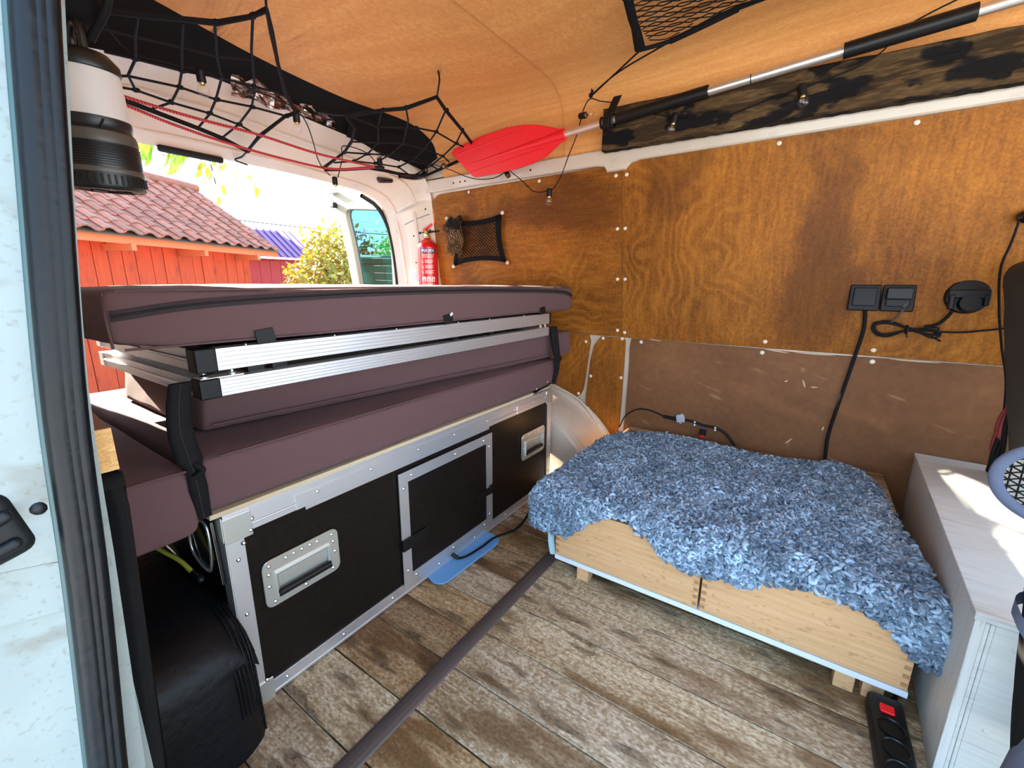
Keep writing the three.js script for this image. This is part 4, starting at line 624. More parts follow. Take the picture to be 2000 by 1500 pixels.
{ // string of small clear bulbs
  const s = thing('string_lights', 'string of small clear bulbs on thin black wire along the roof', 'string lights', [-1.0, 1.35, -1.2]);
  const run = (p, r = 0.0019) => part('wire', tube(p, r), M.cord, s);
  run([[-1.3, 1.42, -0.36], [-1.42, 1.386, -0.46], [-1.41, 1.385, -0.52], [-1.385, 1.386, -0.59], [-1.4, 1.392, -0.7], [-1.42, 1.388, -0.87]]);
  run([[-1.42, 1.384, -0.876], [-1.5, 1.38, -0.95], [-1.6, 1.37, -1.03], [-1.65, 1.303, -1.086], [-1.65, 1.268, -1.126]]);
  run([[-1.65, 1.268, -1.161], [-1.65, 1.343, -1.187], [-1.56, 1.362, -1.13], [-1.512, 1.353, -1.141], [-1.525, 1.35, -1.215], [-1.593, 1.338, -1.32]]);
  run([[-1.593, 1.34, -1.33], [-1.53, 1.352, -1.28], [-1.47, 1.359, -1.296], [-1.455, 1.364, -1.506], [-1.45, 1.36, -1.56], [-1.4, 1.343, -1.565], [-1.312, 1.305, -1.57], [-1.241, 1.288, -1.575], [-1.16, 1.286, -1.575], [-1.107, 1.3, -1.57]]);
  run([[-1.085, 1.3, -1.565], [-1.019, 1.25, -1.57], [-0.978, 1.213, -1.575], [-0.935, 1.204, -1.57], [-0.9, 1.206, -1.565]]);
  run([[-0.888, 1.206, -1.562], [-0.878, 1.208, -1.56], [-0.846, 1.247, -1.56], [-0.816, 1.314, -1.56], [-0.782, 1.382, -1.558], [-0.757, 1.46, -1.555], [-0.739, 1.487, -1.56], [-0.7, 1.472, -1.56], [-0.64, 1.455, -1.562]]);
  run([[-0.62, 1.44, -1.572], [-0.52, 1.4, -1.566], [-0.44, 1.375, -1.558], [-0.3, 1.35, -1.566], [-0.18, 1.37, -1.562], [-0.1, 1.38, -1.555], [0.05, 1.42, -1.57], [0.102, 1.469, -1.56], [0.145, 1.488, -1.56], [0.2, 1.505, -1.56]]);
  const up = V(0, 1, 0);
  const bulb = (a, d) => { // a = base of the holder, d = the way the bulb points
    const D = V(...d).normalize(), qt = new THREE.Quaternion().setFromUnitVectors(up, D), put = (g) => g.applyQuaternion(qt).translate(...a);
    const h = part('bulb_holder', put(lathe([[0, 0], [0.009, 0.001], [0.0105, 0.005], [0.0105, 0.03], [0.0085, 0.031], [0, 0.031]], 16)), M.black, s);
    const b = part('glass_bulb', put(lathe([[0.0065, 0.029], [0.008, 0.033], [0.0125, 0.04], [0.0142, 0.048], [0.0125, 0.056], [0.007, 0.062], [0, 0.064]], 20)), M.glass, s);
    part('filament', put(tube([[-0.003, 0.03, 0], [-0.004, 0.042, 0], [0, 0.048, 0.003], [0.004, 0.042, 0], [0.003, 0.03, 0]], 0.0005)), M.brass, b);
    part('screw_base', put(lathe([[0.007, 0.029], [0.007, 0.034], [0.0055, 0.036]], 14)), M.brass, b);
  };
  bulb([-1.385, 1.389, -0.59], [-0.1, -1, -0.1]); bulb([-1.435, 1.383, -0.875], [-0.15, -1, -0.1]); bulb([-1.65, 1.268, -1.145], [0, -1, -0.02]); bulb([-1.595, 1.34, -1.335], [0.25, 0.75, 0.35]);
  bulb([-1.455, 1.366, -1.57], [0.8, -0.1, 0.6]); bulb([-1.105, 1.3, -1.57], [0.55, -0.6, 0.35]); bulb([-0.895, 1.212, -1.562], [0.02, -1, 0.05]); bulb([-0.772, 1.436, -1.552], [0.8, -0.12, 0.25]); bulb([-0.436, 1.383, -1.555], [-0.15, -1, 0.1]); bulb([-0.102, 1.386, -1.55], [0.25, -1, 0.1]);
}
{ // charred board on the roof rail, and the paddle strapped to it
  const s = new THREE.Shape(), n = 60; s.moveTo(-0.687, 1.316); for (let i = 1; i <= n; i++) s.lineTo(-0.687 + i / n * 1.25, 1.316 - 0.01 * i / n + 0.001 * Math.sin(i * 2.7)); for (let i = n; i >= 0; i--) s.lineTo(-0.687 + i / n * 1.25, 1.446 - 0.034 * i / n + 0.0035 * (vn(i * 0.5, 1, 99, 99, 5) - 0.5));
  const b = thing('charred_board', 'dark charred weathered board mounted above the white roof rail', 'board', [-0.06, 1.31, -1.59]);
  part('board_body', extr(s, 0.03, 0.003).translate(0, 0, -1.602), M.char, b);
  const k = thing('paddle', 'red bladed paddle with a silver shaft strapped to the charred board', 'paddle', [-0.4, 1.37, -1.53]);
  const out = [[-0.815, 1.392], [-0.821, 1.394], [-0.843, 1.397], [-0.873, 1.408], [-0.928, 1.424], [-0.986, 1.434], [-1.062, 1.438], [-1.178, 1.43], [-1.304, 1.411], [-1.338, 1.404], [-1.35, 1.396], [-1.346, 1.385], [-1.305, 1.347], [-1.26, 1.302], [-1.248, 1.294], [-1.233, 1.291], [-1.129, 1.292], [-1.03, 1.297], [-0.953, 1.306], [-0.893, 1.323], [-0.834, 1.356], [-0.815, 1.36]];
  const zb = (x, y) => -1.53 + 0.17 * (y - 1.36);
  const bl = part('blade', (() => { // a thin moulded plate with a spine: triangulated from its outline
    const g = extr(shape(out), 0.005, 0.0025), p = g.attributes.position; for (let i = 0; i < p.count; i++) p.setZ(i, p.getZ(i) + zb(p.getX(i), p.getY(i))); g.computeVertexNormals(); return g; })(), M.red, k, { label: 'red plastic blade' });
  const ax = (t) => [mix(-0.82, -1.28, t), mix(1.377, 1.338, t)];
  const spine = grid(30, 8, (u, v) => { const [x, y] = ax(u), w = mix(0.0165, 0.0015, Math.pow(u, 0.8)), a = (v - 0.5) * Math.PI; return [x, y + w * Math.sin(a), zb(x, y) + 0.006 + w * 0.95 * Math.cos(a)]; });
  part('spine', spine, M.red, bl);
  part('collar', rod([-0.838, 1.3765, -1.524], [-0.812, 1.3775, -1.524], 0.0172, 18), M.red, bl);
  const rib = (x0, y0, x1, y1) => part('moulded_rib', tube([[x0, y0, zb(x0, y0) + 0.0068], [x1, y1, zb(x1, y1) + 0.0068]], 0.0024, { n: 10 }), M.red, bl);
  rib(-0.985, 1.42, -1.325, 1.385); rib(-0.905, 1.345, -1.26, 1.31);
  const sh = (x) => [x, 1.3775 + (x + 0.82) * 0.0713, -1.524]; // shaft line
  part('shaft', rod(sh(-0.812), sh(0.45), 0.0118, 18), M.pole, k);
  part('shaft_joint', rod(sh(-0.226), sh(-0.2235), 0.0121, 18), M.board, k);
  part('drip_ring', place(new THREE.TorusGeometry(0.0155, 0.004, 8, 20), sh(-0.672), [0, Math.PI / 2, 0]), M.black, k);
  for (const [a, c] of [[-0.62, -0.336], [-0.017, 0.222]]) part('grip_sleeve', rod(sh(a), sh(c), 0.0185, 18), M.board, k, { label: 'black foam grip sleeve' });
  const st = thing('strap', 'black strap with a buckle holding the paddle shaft to the charred board', 'strap', [-0.645, 1.39, -1.54]);
  part('webbing', [place(new THREE.TorusGeometry(0.019, 0.006, 6, 24).scale(1, 1, 2), sh(-0.645), [0, Math.PI / 2, 0]), grid(2, 10, (u, v) => [-0.645 + (u - 0.5) * 0.03 + 0.01 * v, 1.39 + 0.085 * v, -1.505 - 0.055 * v])], M.cord, st);
  part('buckle', [bx(0.024, 0.03, 0.008, -0.648, 1.376, -1.5, 0.003), place(new THREE.TorusGeometry(0.02, 0.004, 8, 20), [-0.632, 1.388, -1.524], [0, Math.PI / 2, 0])], M.black, st);
}
{ // mesh pocket slung under the ceiling at the top of the view
  const p = thing('ceiling_net_pocket', 'black mesh storage pocket with broad hem slung under the ceiling', 'net', [-0.2, 1.5, -1.2]);
  const hem = [[-0.455, 1.505, -1.06], [-0.447, 1.503, -1.123], [-0.464, 1.5, -1.208], [-0.473, 1.5, -1.263], [-0.497, 1.5, -1.37]], w = [0.014, 0.012, 0.0125, 0.012, 0.018];
  part('hem', grid(4, 24, (u, v) => { const q = pl(hem, v), k = at1([[0, 0.012], [0.7, 0.011], [1, 0.0155]], v); return [q[0] + (u - 0.5) * 2 * k, q[1] - 0.004 * Math.sin(u * Math.PI), q[2] + (u - 0.5) * -0.008 * v]; }), M.felt, p);
  const edge = (x) => -1.367 + 0.075 * sstep(-0.48, -0.2, x) + 0.03 * sstep(-0.2, 0.3, x);
  part('edge_cord', [tube([[-0.485, 1.5, -1.366], [-0.412, 1.5, -1.366], [-0.281, 1.5, -1.317], [-0.194, 1.5, -1.302], [0, 1.5, -1.28], [0.25, 1.5, -1.262]], 0.006), tube([[-0.412, 1.5, -1.367], [-0.33, 1.498, -1.338], [-0.24, 1.499, -1.31]], 0.008)], M.cord, p);
  const strands = []; const cell = 0.026;
  for (let i = 0; i < 16; i++) for (const sg of [0, 1]) { const pts = []; for (let k = 0; k <= 18; k++) { const x = -0.46 + k * 0.04, base = -0.98 - i * 0.0255, z = base + (((k + sg) % 2) ? 0.0085 : -0.0085); if (z > edge(x) + 0.002 && z < -0.95) pts.push([x, 1.5 - 0.012 * Math.sin((x + 0.46) * 4), z]); } if (pts.length > 2) strands.push(tube(pts, 0.0016, { n: pts.length * 2, k: 4 })); }
  part('mesh', strands, M.cord, p, { kind: 'stuff' });
  part('tie_cord', tube([[-0.505, 1.5, -1.374], [-0.735, 1.497, -1.565]], 0.0026), M.cord, p); part('tie_cord', tube([[-0.412, 1.5, -1.367], [-0.6, 1.5, -1.46], [-0.738, 1.496, -1.562]], 0.0026), M.cord, p);
  part('knot', [ball(-0.735, 1.497, -1.56, 0.008, 8), ball(-0.728, 1.507, -1.556, 0.005, 6), tube([[-0.735, 1.497, -1.56], [-0.73, 1.515, -1.553]], 0.002)], M.cord, p);
  const h = thing('screw_hook', 'small steel screw hook in the ceiling above the charred board end', 'hook', [-0.745, 1.49, -1.57]);
  part('hook_wire', tube([[-0.752, 1.5, -1.59], [-0.75, 1.492, -1.572], [-0.745, 1.482, -1.565], [-0.74, 1.488, -1.56], [-0.741, 1.496, -1.563]], 0.002), M.zinc, h);
}
{ // camping lantern hung upside down from a dark bundle
  const C = [-0.93, 0.11, -0.238], put = (g) => place(g.scale(0.82, 0.905, 0.82), [C[0], C[1], C[2]], [0.03, 0, -0.07]).translate(-0.076, 0, -0.033);
  const l = thing('lantern', 'black and white camping lantern hanging upside down at the left', 'lantern', [-0.9, 0.98, -0.25]);
  part('lamp_shade', put(lathe([[0.012, 1.172], [0.045, 1.17], [0.05, 1.16], [0.0515, 1.14], [0.0535, 1.085]], 40)), M.diffuser, l, { label: 'white frosted shade' });
  part('top_cap', put(lathe([[0, 1.185], [0.04, 1.183], [0.0525, 1.17], [0.0535, 1.158], [0.051, 1.156]], 40)), M.lampBody, l);
  part('neck', put(lathe([[0.0545, 1.087], [0.0555, 1.08], [0.054, 1.072], [0.0505, 1.07]], 40)), M.lampBody, l);
  const b = part('lamp_base', put(lathe([[0.05, 1.074], [0.056, 1.066], [0.0585, 1.05], [0.0595, 1.03], [0.0605, 1.0], [0.0605, 0.985], [0.0585, 0.978], [0.054, 0.976], [0.05, 0.98], [0, 0.981]], 48)), M.lampBody, l);
  for (let i = 0; i < 9; i++) part('ridge', put(lathe([[0.0592, 1.047 - i * 0.0038], [0.0606, 1.0455 - i * 0.0038], [0.0592, 1.044 - i * 0.0038]], 48)), M.black, b);
  part('band', put(lathe([[0.0568, 1.066], [0.0592, 1.058], [0.0598, 1.05], [0.059, 1.049]], 48)), M.lampBand, l); part('band', put(lathe([[0.0606, 1.01], [0.0614, 1.008], [0.0614, 1.003], [0.0606, 1.002]], 48)), M.lampBand, l);
  for (let i = 0; i < 40; i++) { const a = i / 40 * 6.283; part('grip_notch', put(bx(0.003, 0.015, 0.0035, 0.0606 * Math.cos(a), 0.992, 0.0606 * Math.sin(a), 0.001, [0, -a, 0])), M.black, b); }
  for (let i = 0; i < 8; i++) { const a = i / 8 * 6.283; part('foot_pad', put(bx(0.012, 0.004, 0.022, 0.049 * Math.cos(a), 0.9775, 0.049 * Math.sin(a), 0.001, [0, -a, 0])), M.lampBand, b); }
  part('bail_handle', put(tube([[0.055, 1.082, 0.0], [0.0575, 1.075, 0.004], [0.0565, 1.067, 0.006]], 0.0018)), M.black, l);
  part('carry_ring', put(tube([[-0.03, 1.183, 0], [-0.024, 1.21, 0], [0, 1.225, 0], [0.024, 1.21, 0], [0.03, 1.183, 0]], 0.006)), M.lampBody, l);
  const k = thing('cloth_bundle', 'dark rolled textile bundle hanging above the lantern', 'bundle', [-0.95, 1.25, -0.24]);
  part('roll', cushion(0.09, 0.16, 0.1, 0.035, { nx: 12, ny: 12, nz: 12, wave: 0.02, seed: 55 }).translate(-0.96, 1.295, -0.235), M.felt, k);
  part('hanging_cord', [tube([[-0.945, 1.205, -0.25], [-0.94, 1.24, -0.245], [-0.95, 1.3, -0.24]], 0.008), tube([[-0.935, 1.2, -0.255], [-0.9, 1.25, -0.275], [-0.95, 1.36, -0.28], [-0.99, 1.49, -0.27]], 0.006)], M.cord, k);
}

// ---------------------------------------------------------------- on the far wall
{ // fire extinguisher with its printed label
  const e = thing('fire_extinguisher', 'red fire extinguisher with white print standing on the corner post', 'fire extinguisher', [-1.665, 0.72, -1.655]);
  const cx = -1.655, cz = -1.655, put = (g) => g.translate(cx, 0, cz);
  part('cylinder', put(lathe([[0, 0.72], [0.048, 0.72], [0.0505, 0.735], [0.0505, 1.02], [0.049, 1.035], [0.042, 1.052], [0.028, 1.064], [0.018, 1.07], [0.016, 1.08], [0, 1.08]], 40)), M.extRed, e);
  const cv = document.createElement('canvas'); cv.width = 512; cv.height = 1024; const c = cv.getContext('2d');
  c.fillStyle = '#c8141a'; c.fillRect(0, 0, 512, 1024);
  c.fillStyle = '#23406e'; c.fillRect(60, 30, 392, 90); c.fillStyle = '#f2ece6'; c.textAlign = 'center'; c.font = 'bold 84px sans-serif'; c.fillText('PULVER', 256, 105);
  c.fillStyle = '#f0d8d4'; for (let i = 0; i < 3; i++) c.fillRect(110 + i * 12, 150 + i * 30, 290 - i * 24, 12);
  for (let i = 0; i < 3; i++) { c.strokeStyle = '#f0d8d4'; c.lineWidth = 8; c.beginPath(); c.arc(120, 300 + i * 110, 26, 0, 5); c.stroke(); for (let k = 0; k < 4; k++) c.fillRect(180, 262 + i * 110 + k * 20, 210 - (k * 37) % 70, 9); }
  for (let i = 0; i < 3; i++) { c.fillStyle = '#f2ece6'; c.fillRect(100 + i * 110, 620, 90, 100); c.fillStyle = '#c8141a'; c.beginPath(); c.moveTo(120 + i * 110, 706); c.lineTo(150 + i * 110, 650 - i * 6); c.lineTo(172 + i * 110, 706); c.fill(); c.fillRect(108 + i * 110, 634, 26, 16); }
  c.fillStyle = '#f0d8d4'; for (let i = 0; i < 5; i++) c.fillRect(110, 750 + i * 26, 290 - (i * 53) % 90, 9); c.strokeStyle = '#f0d8d4'; c.lineWidth = 6; c.strokeRect(120, 905, 80, 70); c.fillRect(260, 930, 140, 20);
  const t = new THREE.CanvasTexture(cv); t.colorSpace = THREE.SRGBColorSpace;
  M.label = mat({ map: t, roughness: 0.3, clearcoat: 0.5 });
  part('printed_label', grid(24, 2, (u, v) => { const a = 0.79 + (u - 0.5) * 2.2; return [cx + 0.0509 * Math.sin(a), mix(0.79, 1.03, v), cz + 0.0509 * Math.cos(a)]; }), M.label, e, { keep: true, label: 'white printed label reading PULVER' });
  part('valve', [put(lathe([[0.016, 1.075], [0.018, 1.078], [0.018, 1.09], [0.013, 1.092], [0.013, 1.115], [0, 1.116]], 18)), rod([cx, 1.1, cz + 0.005], [cx + 0.02, 1.1, cz + 0.03], 0.008)], M.brass, e);
  part('gauge', [ball(cx + 0.014, 1.088, cz + 0.02, 0.011, 12)], M.zinc, e);
  const dir = V(0.97, 0, -0.24);
  const lev = (d, y) => [cx + dir.x * d, y, cz + dir.z * d];
  part('lever', [rod(lev(-0.02, 1.112), lev(0.075, 1.168), 0.0066, 8), rod(lev(-0.02, 1.114), lev(0.035, 1.142), 0.0095, 8)], M.extRed, e, { label: 'red squeeze lever' });
  part('carry_handle', [rod(lev(-0.045, 1.103), lev(0.075, 1.108), 0.005, 8), rod(lev(-0.05, 1.103), lev(-0.03, 1.103), 0.008, 10), rod(lev(0.02, 1.12), lev(0.02, 1.1), 0.004)], M.black, e);
  part('pin', [place(new THREE.TorusGeometry(0.006, 0.0012, 6, 14), lev(0.012, 1.118))], M.black, e);
}
{ // elastic mesh pocket pinned to the wall with a knitted thing hanging out
  const w = (x, y, o = 0) => [x, y, zw(y) + 0.004 + o];
  const TL = [-1.509, 1.157], TR = [-1.179, 1.156], BR = [-1.176, 0.945], BL = [-1.507, 0.935];
  const bil = (u, v) => { const bow = 0.02 * (4 * u * (1 - u)) , bv = 0.018 * 4 * v * (1 - v); const x = mix(mix(TL[0], BL[0], v), mix(TR[0], BR[0], v), u), y = mix(mix(TL[1], TR[1], u), mix(BL[1], BR[1], u), v); return [x + (u < 0.5 ? 1 : -1) * bv * Math.abs(2 * u - 1), y + (v < 0.5 ? -1 : 1) * bow * Math.abs(2 * v - 1)]; };
  const p = thing('net_pocket', 'small black elastic mesh pocket stretched between four pins on the plywood wall', 'pocket', [-1.34, 0.94, -1.68]);
  const band = (u0, u1, v0, v1) => part('elastic_band', grid(12, 12, (u, v) => { const q = bil(mix(u0, u1, u), mix(v0, v1, v)); return w(q[0], q[1], 0.012); }), M.felt, p);
  band(0, 1, 0, 0.12); band(0, 1, 0.88, 1); band(0, 0.09, 0, 1); band(0.9, 1, 0, 1);
  const st = []; for (let i = -14; i < 14; i++) for (const sg of [1, -1]) { const pts = []; for (let k = 0; k <= 16; k++) { const v = 0.1 + 0.8 * k / 16, u = 0.5 + i / 13 * 0.8 + sg * (v - 0.5) * 0.75; if (u > 0.07 && u < 0.93) { const q = bil(u, v); pts.push(w(q[0], q[1], 0.01 + 0.0015 * sg)); } } if (pts.length > 1) st.push(tube(pts, 0.0017, { n: pts.length * 2, k: 4 })); }
  part('mesh', st, M.cord, p, { kind: 'stuff' });
  for (const q of [TL, TR, BR, BL]) part('pin', place(lathe([[0, 0.012], [0.006, 0.011], [0.009, 0.008], [0.008, 0.003], [0.004, 0]], 16), w(q[0], q[1], 0.006), [Math.PI / 2 - 0.17, 0, 0]), M.cream, p);
  const k = thing('knitted_glove', 'brown and black knitted woollen piece tucked over the mesh pocket edge', 'knitwear', [-1.45, 1.0, -1.66]);
  const ax = [[-1.43, 1.155], [-1.462, 1.12], [-1.45, 1.06], [-1.465, 1.02], [-1.452, 0.99]], wd = [[0, 0.03], [0.2, 0.05], [0.45, 0.045], [0.7, 0.04], [0.9, 0.034], [1, 0.02]];
  const g = grid(36, 44, (u, v) => { const q = pl(ax, v), a = u * Math.PI * 2, r = at1(wd, v) * (1 + 0.18 * (vn(u * 9 % 9, v * 8, 9, 99, 31) - 0.5)); return [q[0] + r * Math.cos(a), q[1] + 0.008 * Math.sin(a * 3 + v * 9), zw(q[1]) + 0.034 + 0.5 * r * Math.sin(a)]; }, (u, v) => [u * 0.22, v * 0.18]);
  part('knit_body', g, M.knit, k, { keep: true });
  const fr = []; for (let i = 0; i < 150; i++) { const v = rnd(), q = pl(ax, v), a = R(0, 3.14), r = at1(wd, v); const o = [q[0] + r * Math.cos(a), q[1], zw(q[1]) + 0.034 + 0.5 * r * Math.sin(a)]; fr.push(tube([o, [o[0] + R(-0.008, 0.008), o[1] + R(-0.02, 0.006), o[2] + R(0.002, 0.01)], [o[0] + R(-0.015, 0.015), o[1] + R(-0.03, 0.01), o[2] + R(0, 0.012)]], 0.0009, { n: 4, k: 3 })); }
  part('loose_yarn', fr, M.knit, k, { kind: 'stuff' });
}
{ // sockets, round holder, their cables
  const q = thing('wall_socket', 'twin square black wall sockets on the plywood with cables below', 'socket', [0.17, 0.815, -1.71]);
  const face = (x0, x1, plug) => {
    const cx = (x0 + x1) / 2, yc = 0.815; const f = part('socket_frame', place(bx(x1 - x0, 0.078, 0.014, 0, 0, 0, 0.004, null, 2), [cx, yc, zw(yc) + 0.008], [-0.17, 0, 0]), M.black, q);
    part('socket_face', place(bx(x1 - x0 - 0.02, 0.054, 0.006, 0, 0.002, 0.006, 0.003, null, 2), [cx, yc, zw(yc) + 0.011], [-0.17, 0, 0]), plug ? M.board : M.board, f);
    if (plug) { part('lid', place(bx(x1 - x0 - 0.016, 0.034, 0.022, 0, 0.012, 0.012, 0.004, null, 2), [cx, yc, zw(yc) + 0.012], [-0.1, 0, 0]), M.board, f); part('plug', rod([cx + 0.018, 0.8, zw(0.8) + 0.02], [cx + 0.014, 0.788, zw(0.79) + 0.026], 0.006), M.lampBand, f); }
  };
  face(0.092, 0.168, 0); face(0.17, 0.246, 1);
  const d = thing('cable_holder', 'round black wall holder with a plug and clip right of the twin sockets', 'holder', [0.355, 0.82, -1.71]);
  const dp = (g) => place(g, [0.352, 0.822, zw(0.822) + 0.004], [Math.PI / 2 - 0.17, 0, 0]);
  part('round_plate', dp(lathe([[0, 0.012], [0.042, 0.012], [0.046, 0.009], [0.047, 0]], 40)), M.black, d);
  part('shelf_clip', [dp(bx(0.084, 0.014, 0.022, 0, 0.018, -0.004, 0.003)), dp(bx(0.012, 0.02, 0.04, -0.033, 0.018, 0.018, 0.003)), dp(bx(0.012, 0.02, 0.03, 0.035, 0.018, 0.012, 0.003))], M.board, d);
  part('plug_body', [dp(place(new THREE.CylinderGeometry(0.021, 0.024, 0.03, 20), [0.002, 0.02, 0.022]))], M.black, d);
  const W2 = (x, y, o = 0.009) => [x, y, zw(y) + o];
  const cab = (name, lab, pts, r) => { const t = thing(name, lab, 'cable', pts[0]); part('cable_run', tube(pts, r, { n: pts.length * 8 }), M.cord, t); return t; };
  cab('cable', 'thick black cable hanging from the left wall socket down behind the sheepskin', [W2(0.137, 0.782, 0.014), W2(0.144, 0.724), W2(0.137, 0.642, 0.012), W2(0.118, 0.485, 0.012), W2(0.104, 0.354, 0.012), W2(0.108, 0.25, 0.014)], 0.0052);
  const bun = thing('cable', 'coiled bundle of thin black cable tied below the sockets', 'cable', [0.24, 0.72, -1.71]);
  for (let i = 0; i < 7; i++) { const o = () => R(-0.006, 0.006); part('loop', tube([W2(0.31 + o(), 0.728 + o(), 0.012 + i * 0.001), W2(0.25 + o(), 0.727 + o() * 0.4, 0.014), W2(0.2 + o(), 0.744 + o(), 0.012), W2(0.168 + o(), 0.735 + o(), 0.01), W2(0.17 + o(), 0.712 + o(), 0.01), W2(0.2 + o(), 0.703 + o(), 0.012), W2(0.25 + o(), 0.722 + o() * 0.4, 0.016), W2(0.3 + o(), 0.707 + o(), 0.013), W2(0.315 + o(), 0.716 + o(), 0.011)], 0.0021, { closed: true, n: 60 }), M.cord, bun); }
  part('tie', [place(new THREE.TorusGeometry(0.011, 0.003, 6, 16), W2(0.243, 0.724, 0.014), [0, Math.PI / 2, 0]), tube([W2(0.243, 0.714, 0.018), W2(0.247, 0.7, 0.02)], 0.002)], M.black, bun);
  part('lead', tube([W2(0.225, 0.786, 0.028), W2(0.212, 0.757, 0.02), W2(0.205, 0.744, 0.014)], 0.003), M.lampBand, bun); part('lead', tube([W2(0.33, 0.79, 0.02), W2(0.322, 0.765, 0.014), W2(0.305, 0.742, 0.012), W2(0.28, 0.734, 0.012)], 0.0045), M.cord, bun); part('lead', tube([W2(0.3, 0.707, 0.013), W2(0.318, 0.697, 0.014), W2(0.322, 0.694, 0.014)], 0.0026), M.cord, bun);
  cab('cable', 'thin black cable running level from the coiled bundle to the right edge', [W2(0.31, 0.721), W2(0.36, 0.723), W2(0.41, 0.732), W2(0.48, 0.748)], 0.0028);
  cab('cable', 'thin black cable hanging from the dark peg at the right edge', [[0.396, 1.007, -1.637], [0.394, 0.956, -1.645], [0.389, 0.901, -1.655], [0.408, 0.797, -1.672], [0.437, 0.689, -1.691], [0.463, 0.605, -1.705], [0.475, 0.5, -1.7], [0.47, 0.38, -1.69]], 0.0028);
  const kn = thing('coat_peg', 'dark round peg on the wall at the right edge', 'peg', [0.41, 1.02, -1.66]);
  part('peg_head', [place(ball(0, 0, 0, 0.02, 16, [1.1, 0.85, 0.8]), W2(0.416, 1.02, 0.022))], M.blackGloss, kn); part('peg_stem', rod(W2(0.416, 1.02, 0.002), W2(0.416, 1.02, 0.02), 0.007), M.black, kn);
  // wiring with a switch above the bench
  const sw = thing('cable', 'black cable with a grey clamp and small red switch above the bench back', 'cable', [-0.4, 0.33, -1.74]);
  const L = (x, y, o = 0.006) => [x, y, -1.75 + o];
  part('cable_run', tube([L(-0.622, 0.245), L(-0.6, 0.297), L(-0.549, 0.338), L(-0.496, 0.343), L(-0.437, 0.327)], 0.0026), M.cord, sw);
  part('sleeve', rod(L(-0.437, 0.327, 0.008), L(-0.385, 0.325, 0.008), 0.0065, 10), M.black, sw);
  part('cable_run', tube([L(-0.385, 0.325), L(-0.33, 0.326, 0.007), L(-0.285, 0.318), L(-0.236, 0.315), L(-0.205, 0.3), L(-0.178, 0.272), L(-0.158, 0.244)], 0.0044), M.black, sw);
  part('clamp', [place(cushion(0.032, 0.03, 0.014, 0.005, { nx: 5, ny: 5, nz: 4, wave: 0 }), L(-0.372, 0.33, 0.011), [0, 0, 0.2]), ball(-0.369, 0.347, -1.738, 0.006, 10)], mat({ color: hex(170, 176, 184), roughness: 0.4 }), sw);
  for (const [x, y] of [[-0.372, 0.313], [-0.318, 0.325], [-0.318, 0.314], [-0.243, 0.316], [-0.243, 0.307]]) part('cable_clip', ball(x, y, -1.741, 0.0042, 8), M.white, sw);
  part('wire_pair', [tube([L(-0.29, 0.318), L(-0.287, 0.31), L(-0.286, 0.302, 0.01)], 0.0014), tube([L(-0.275, 0.317), L(-0.28, 0.308), L(-0.283, 0.302, 0.01)], 0.0014)], mat({ color: hex(60, 76, 150), roughness: 0.5 }), sw);
  part('switch_body', place(bx(0.024, 0.022, 0.016, 0, 0, 0, 0.003), L(-0.285, 0.29, 0.011)), M.black, sw); part('switch_rocker', place(bx(0.018, 0.009, 0.013, 0, 0, 0, 0.003), L(-0.286, 0.2755, 0.0115), null), M.redSwitch, sw);
}

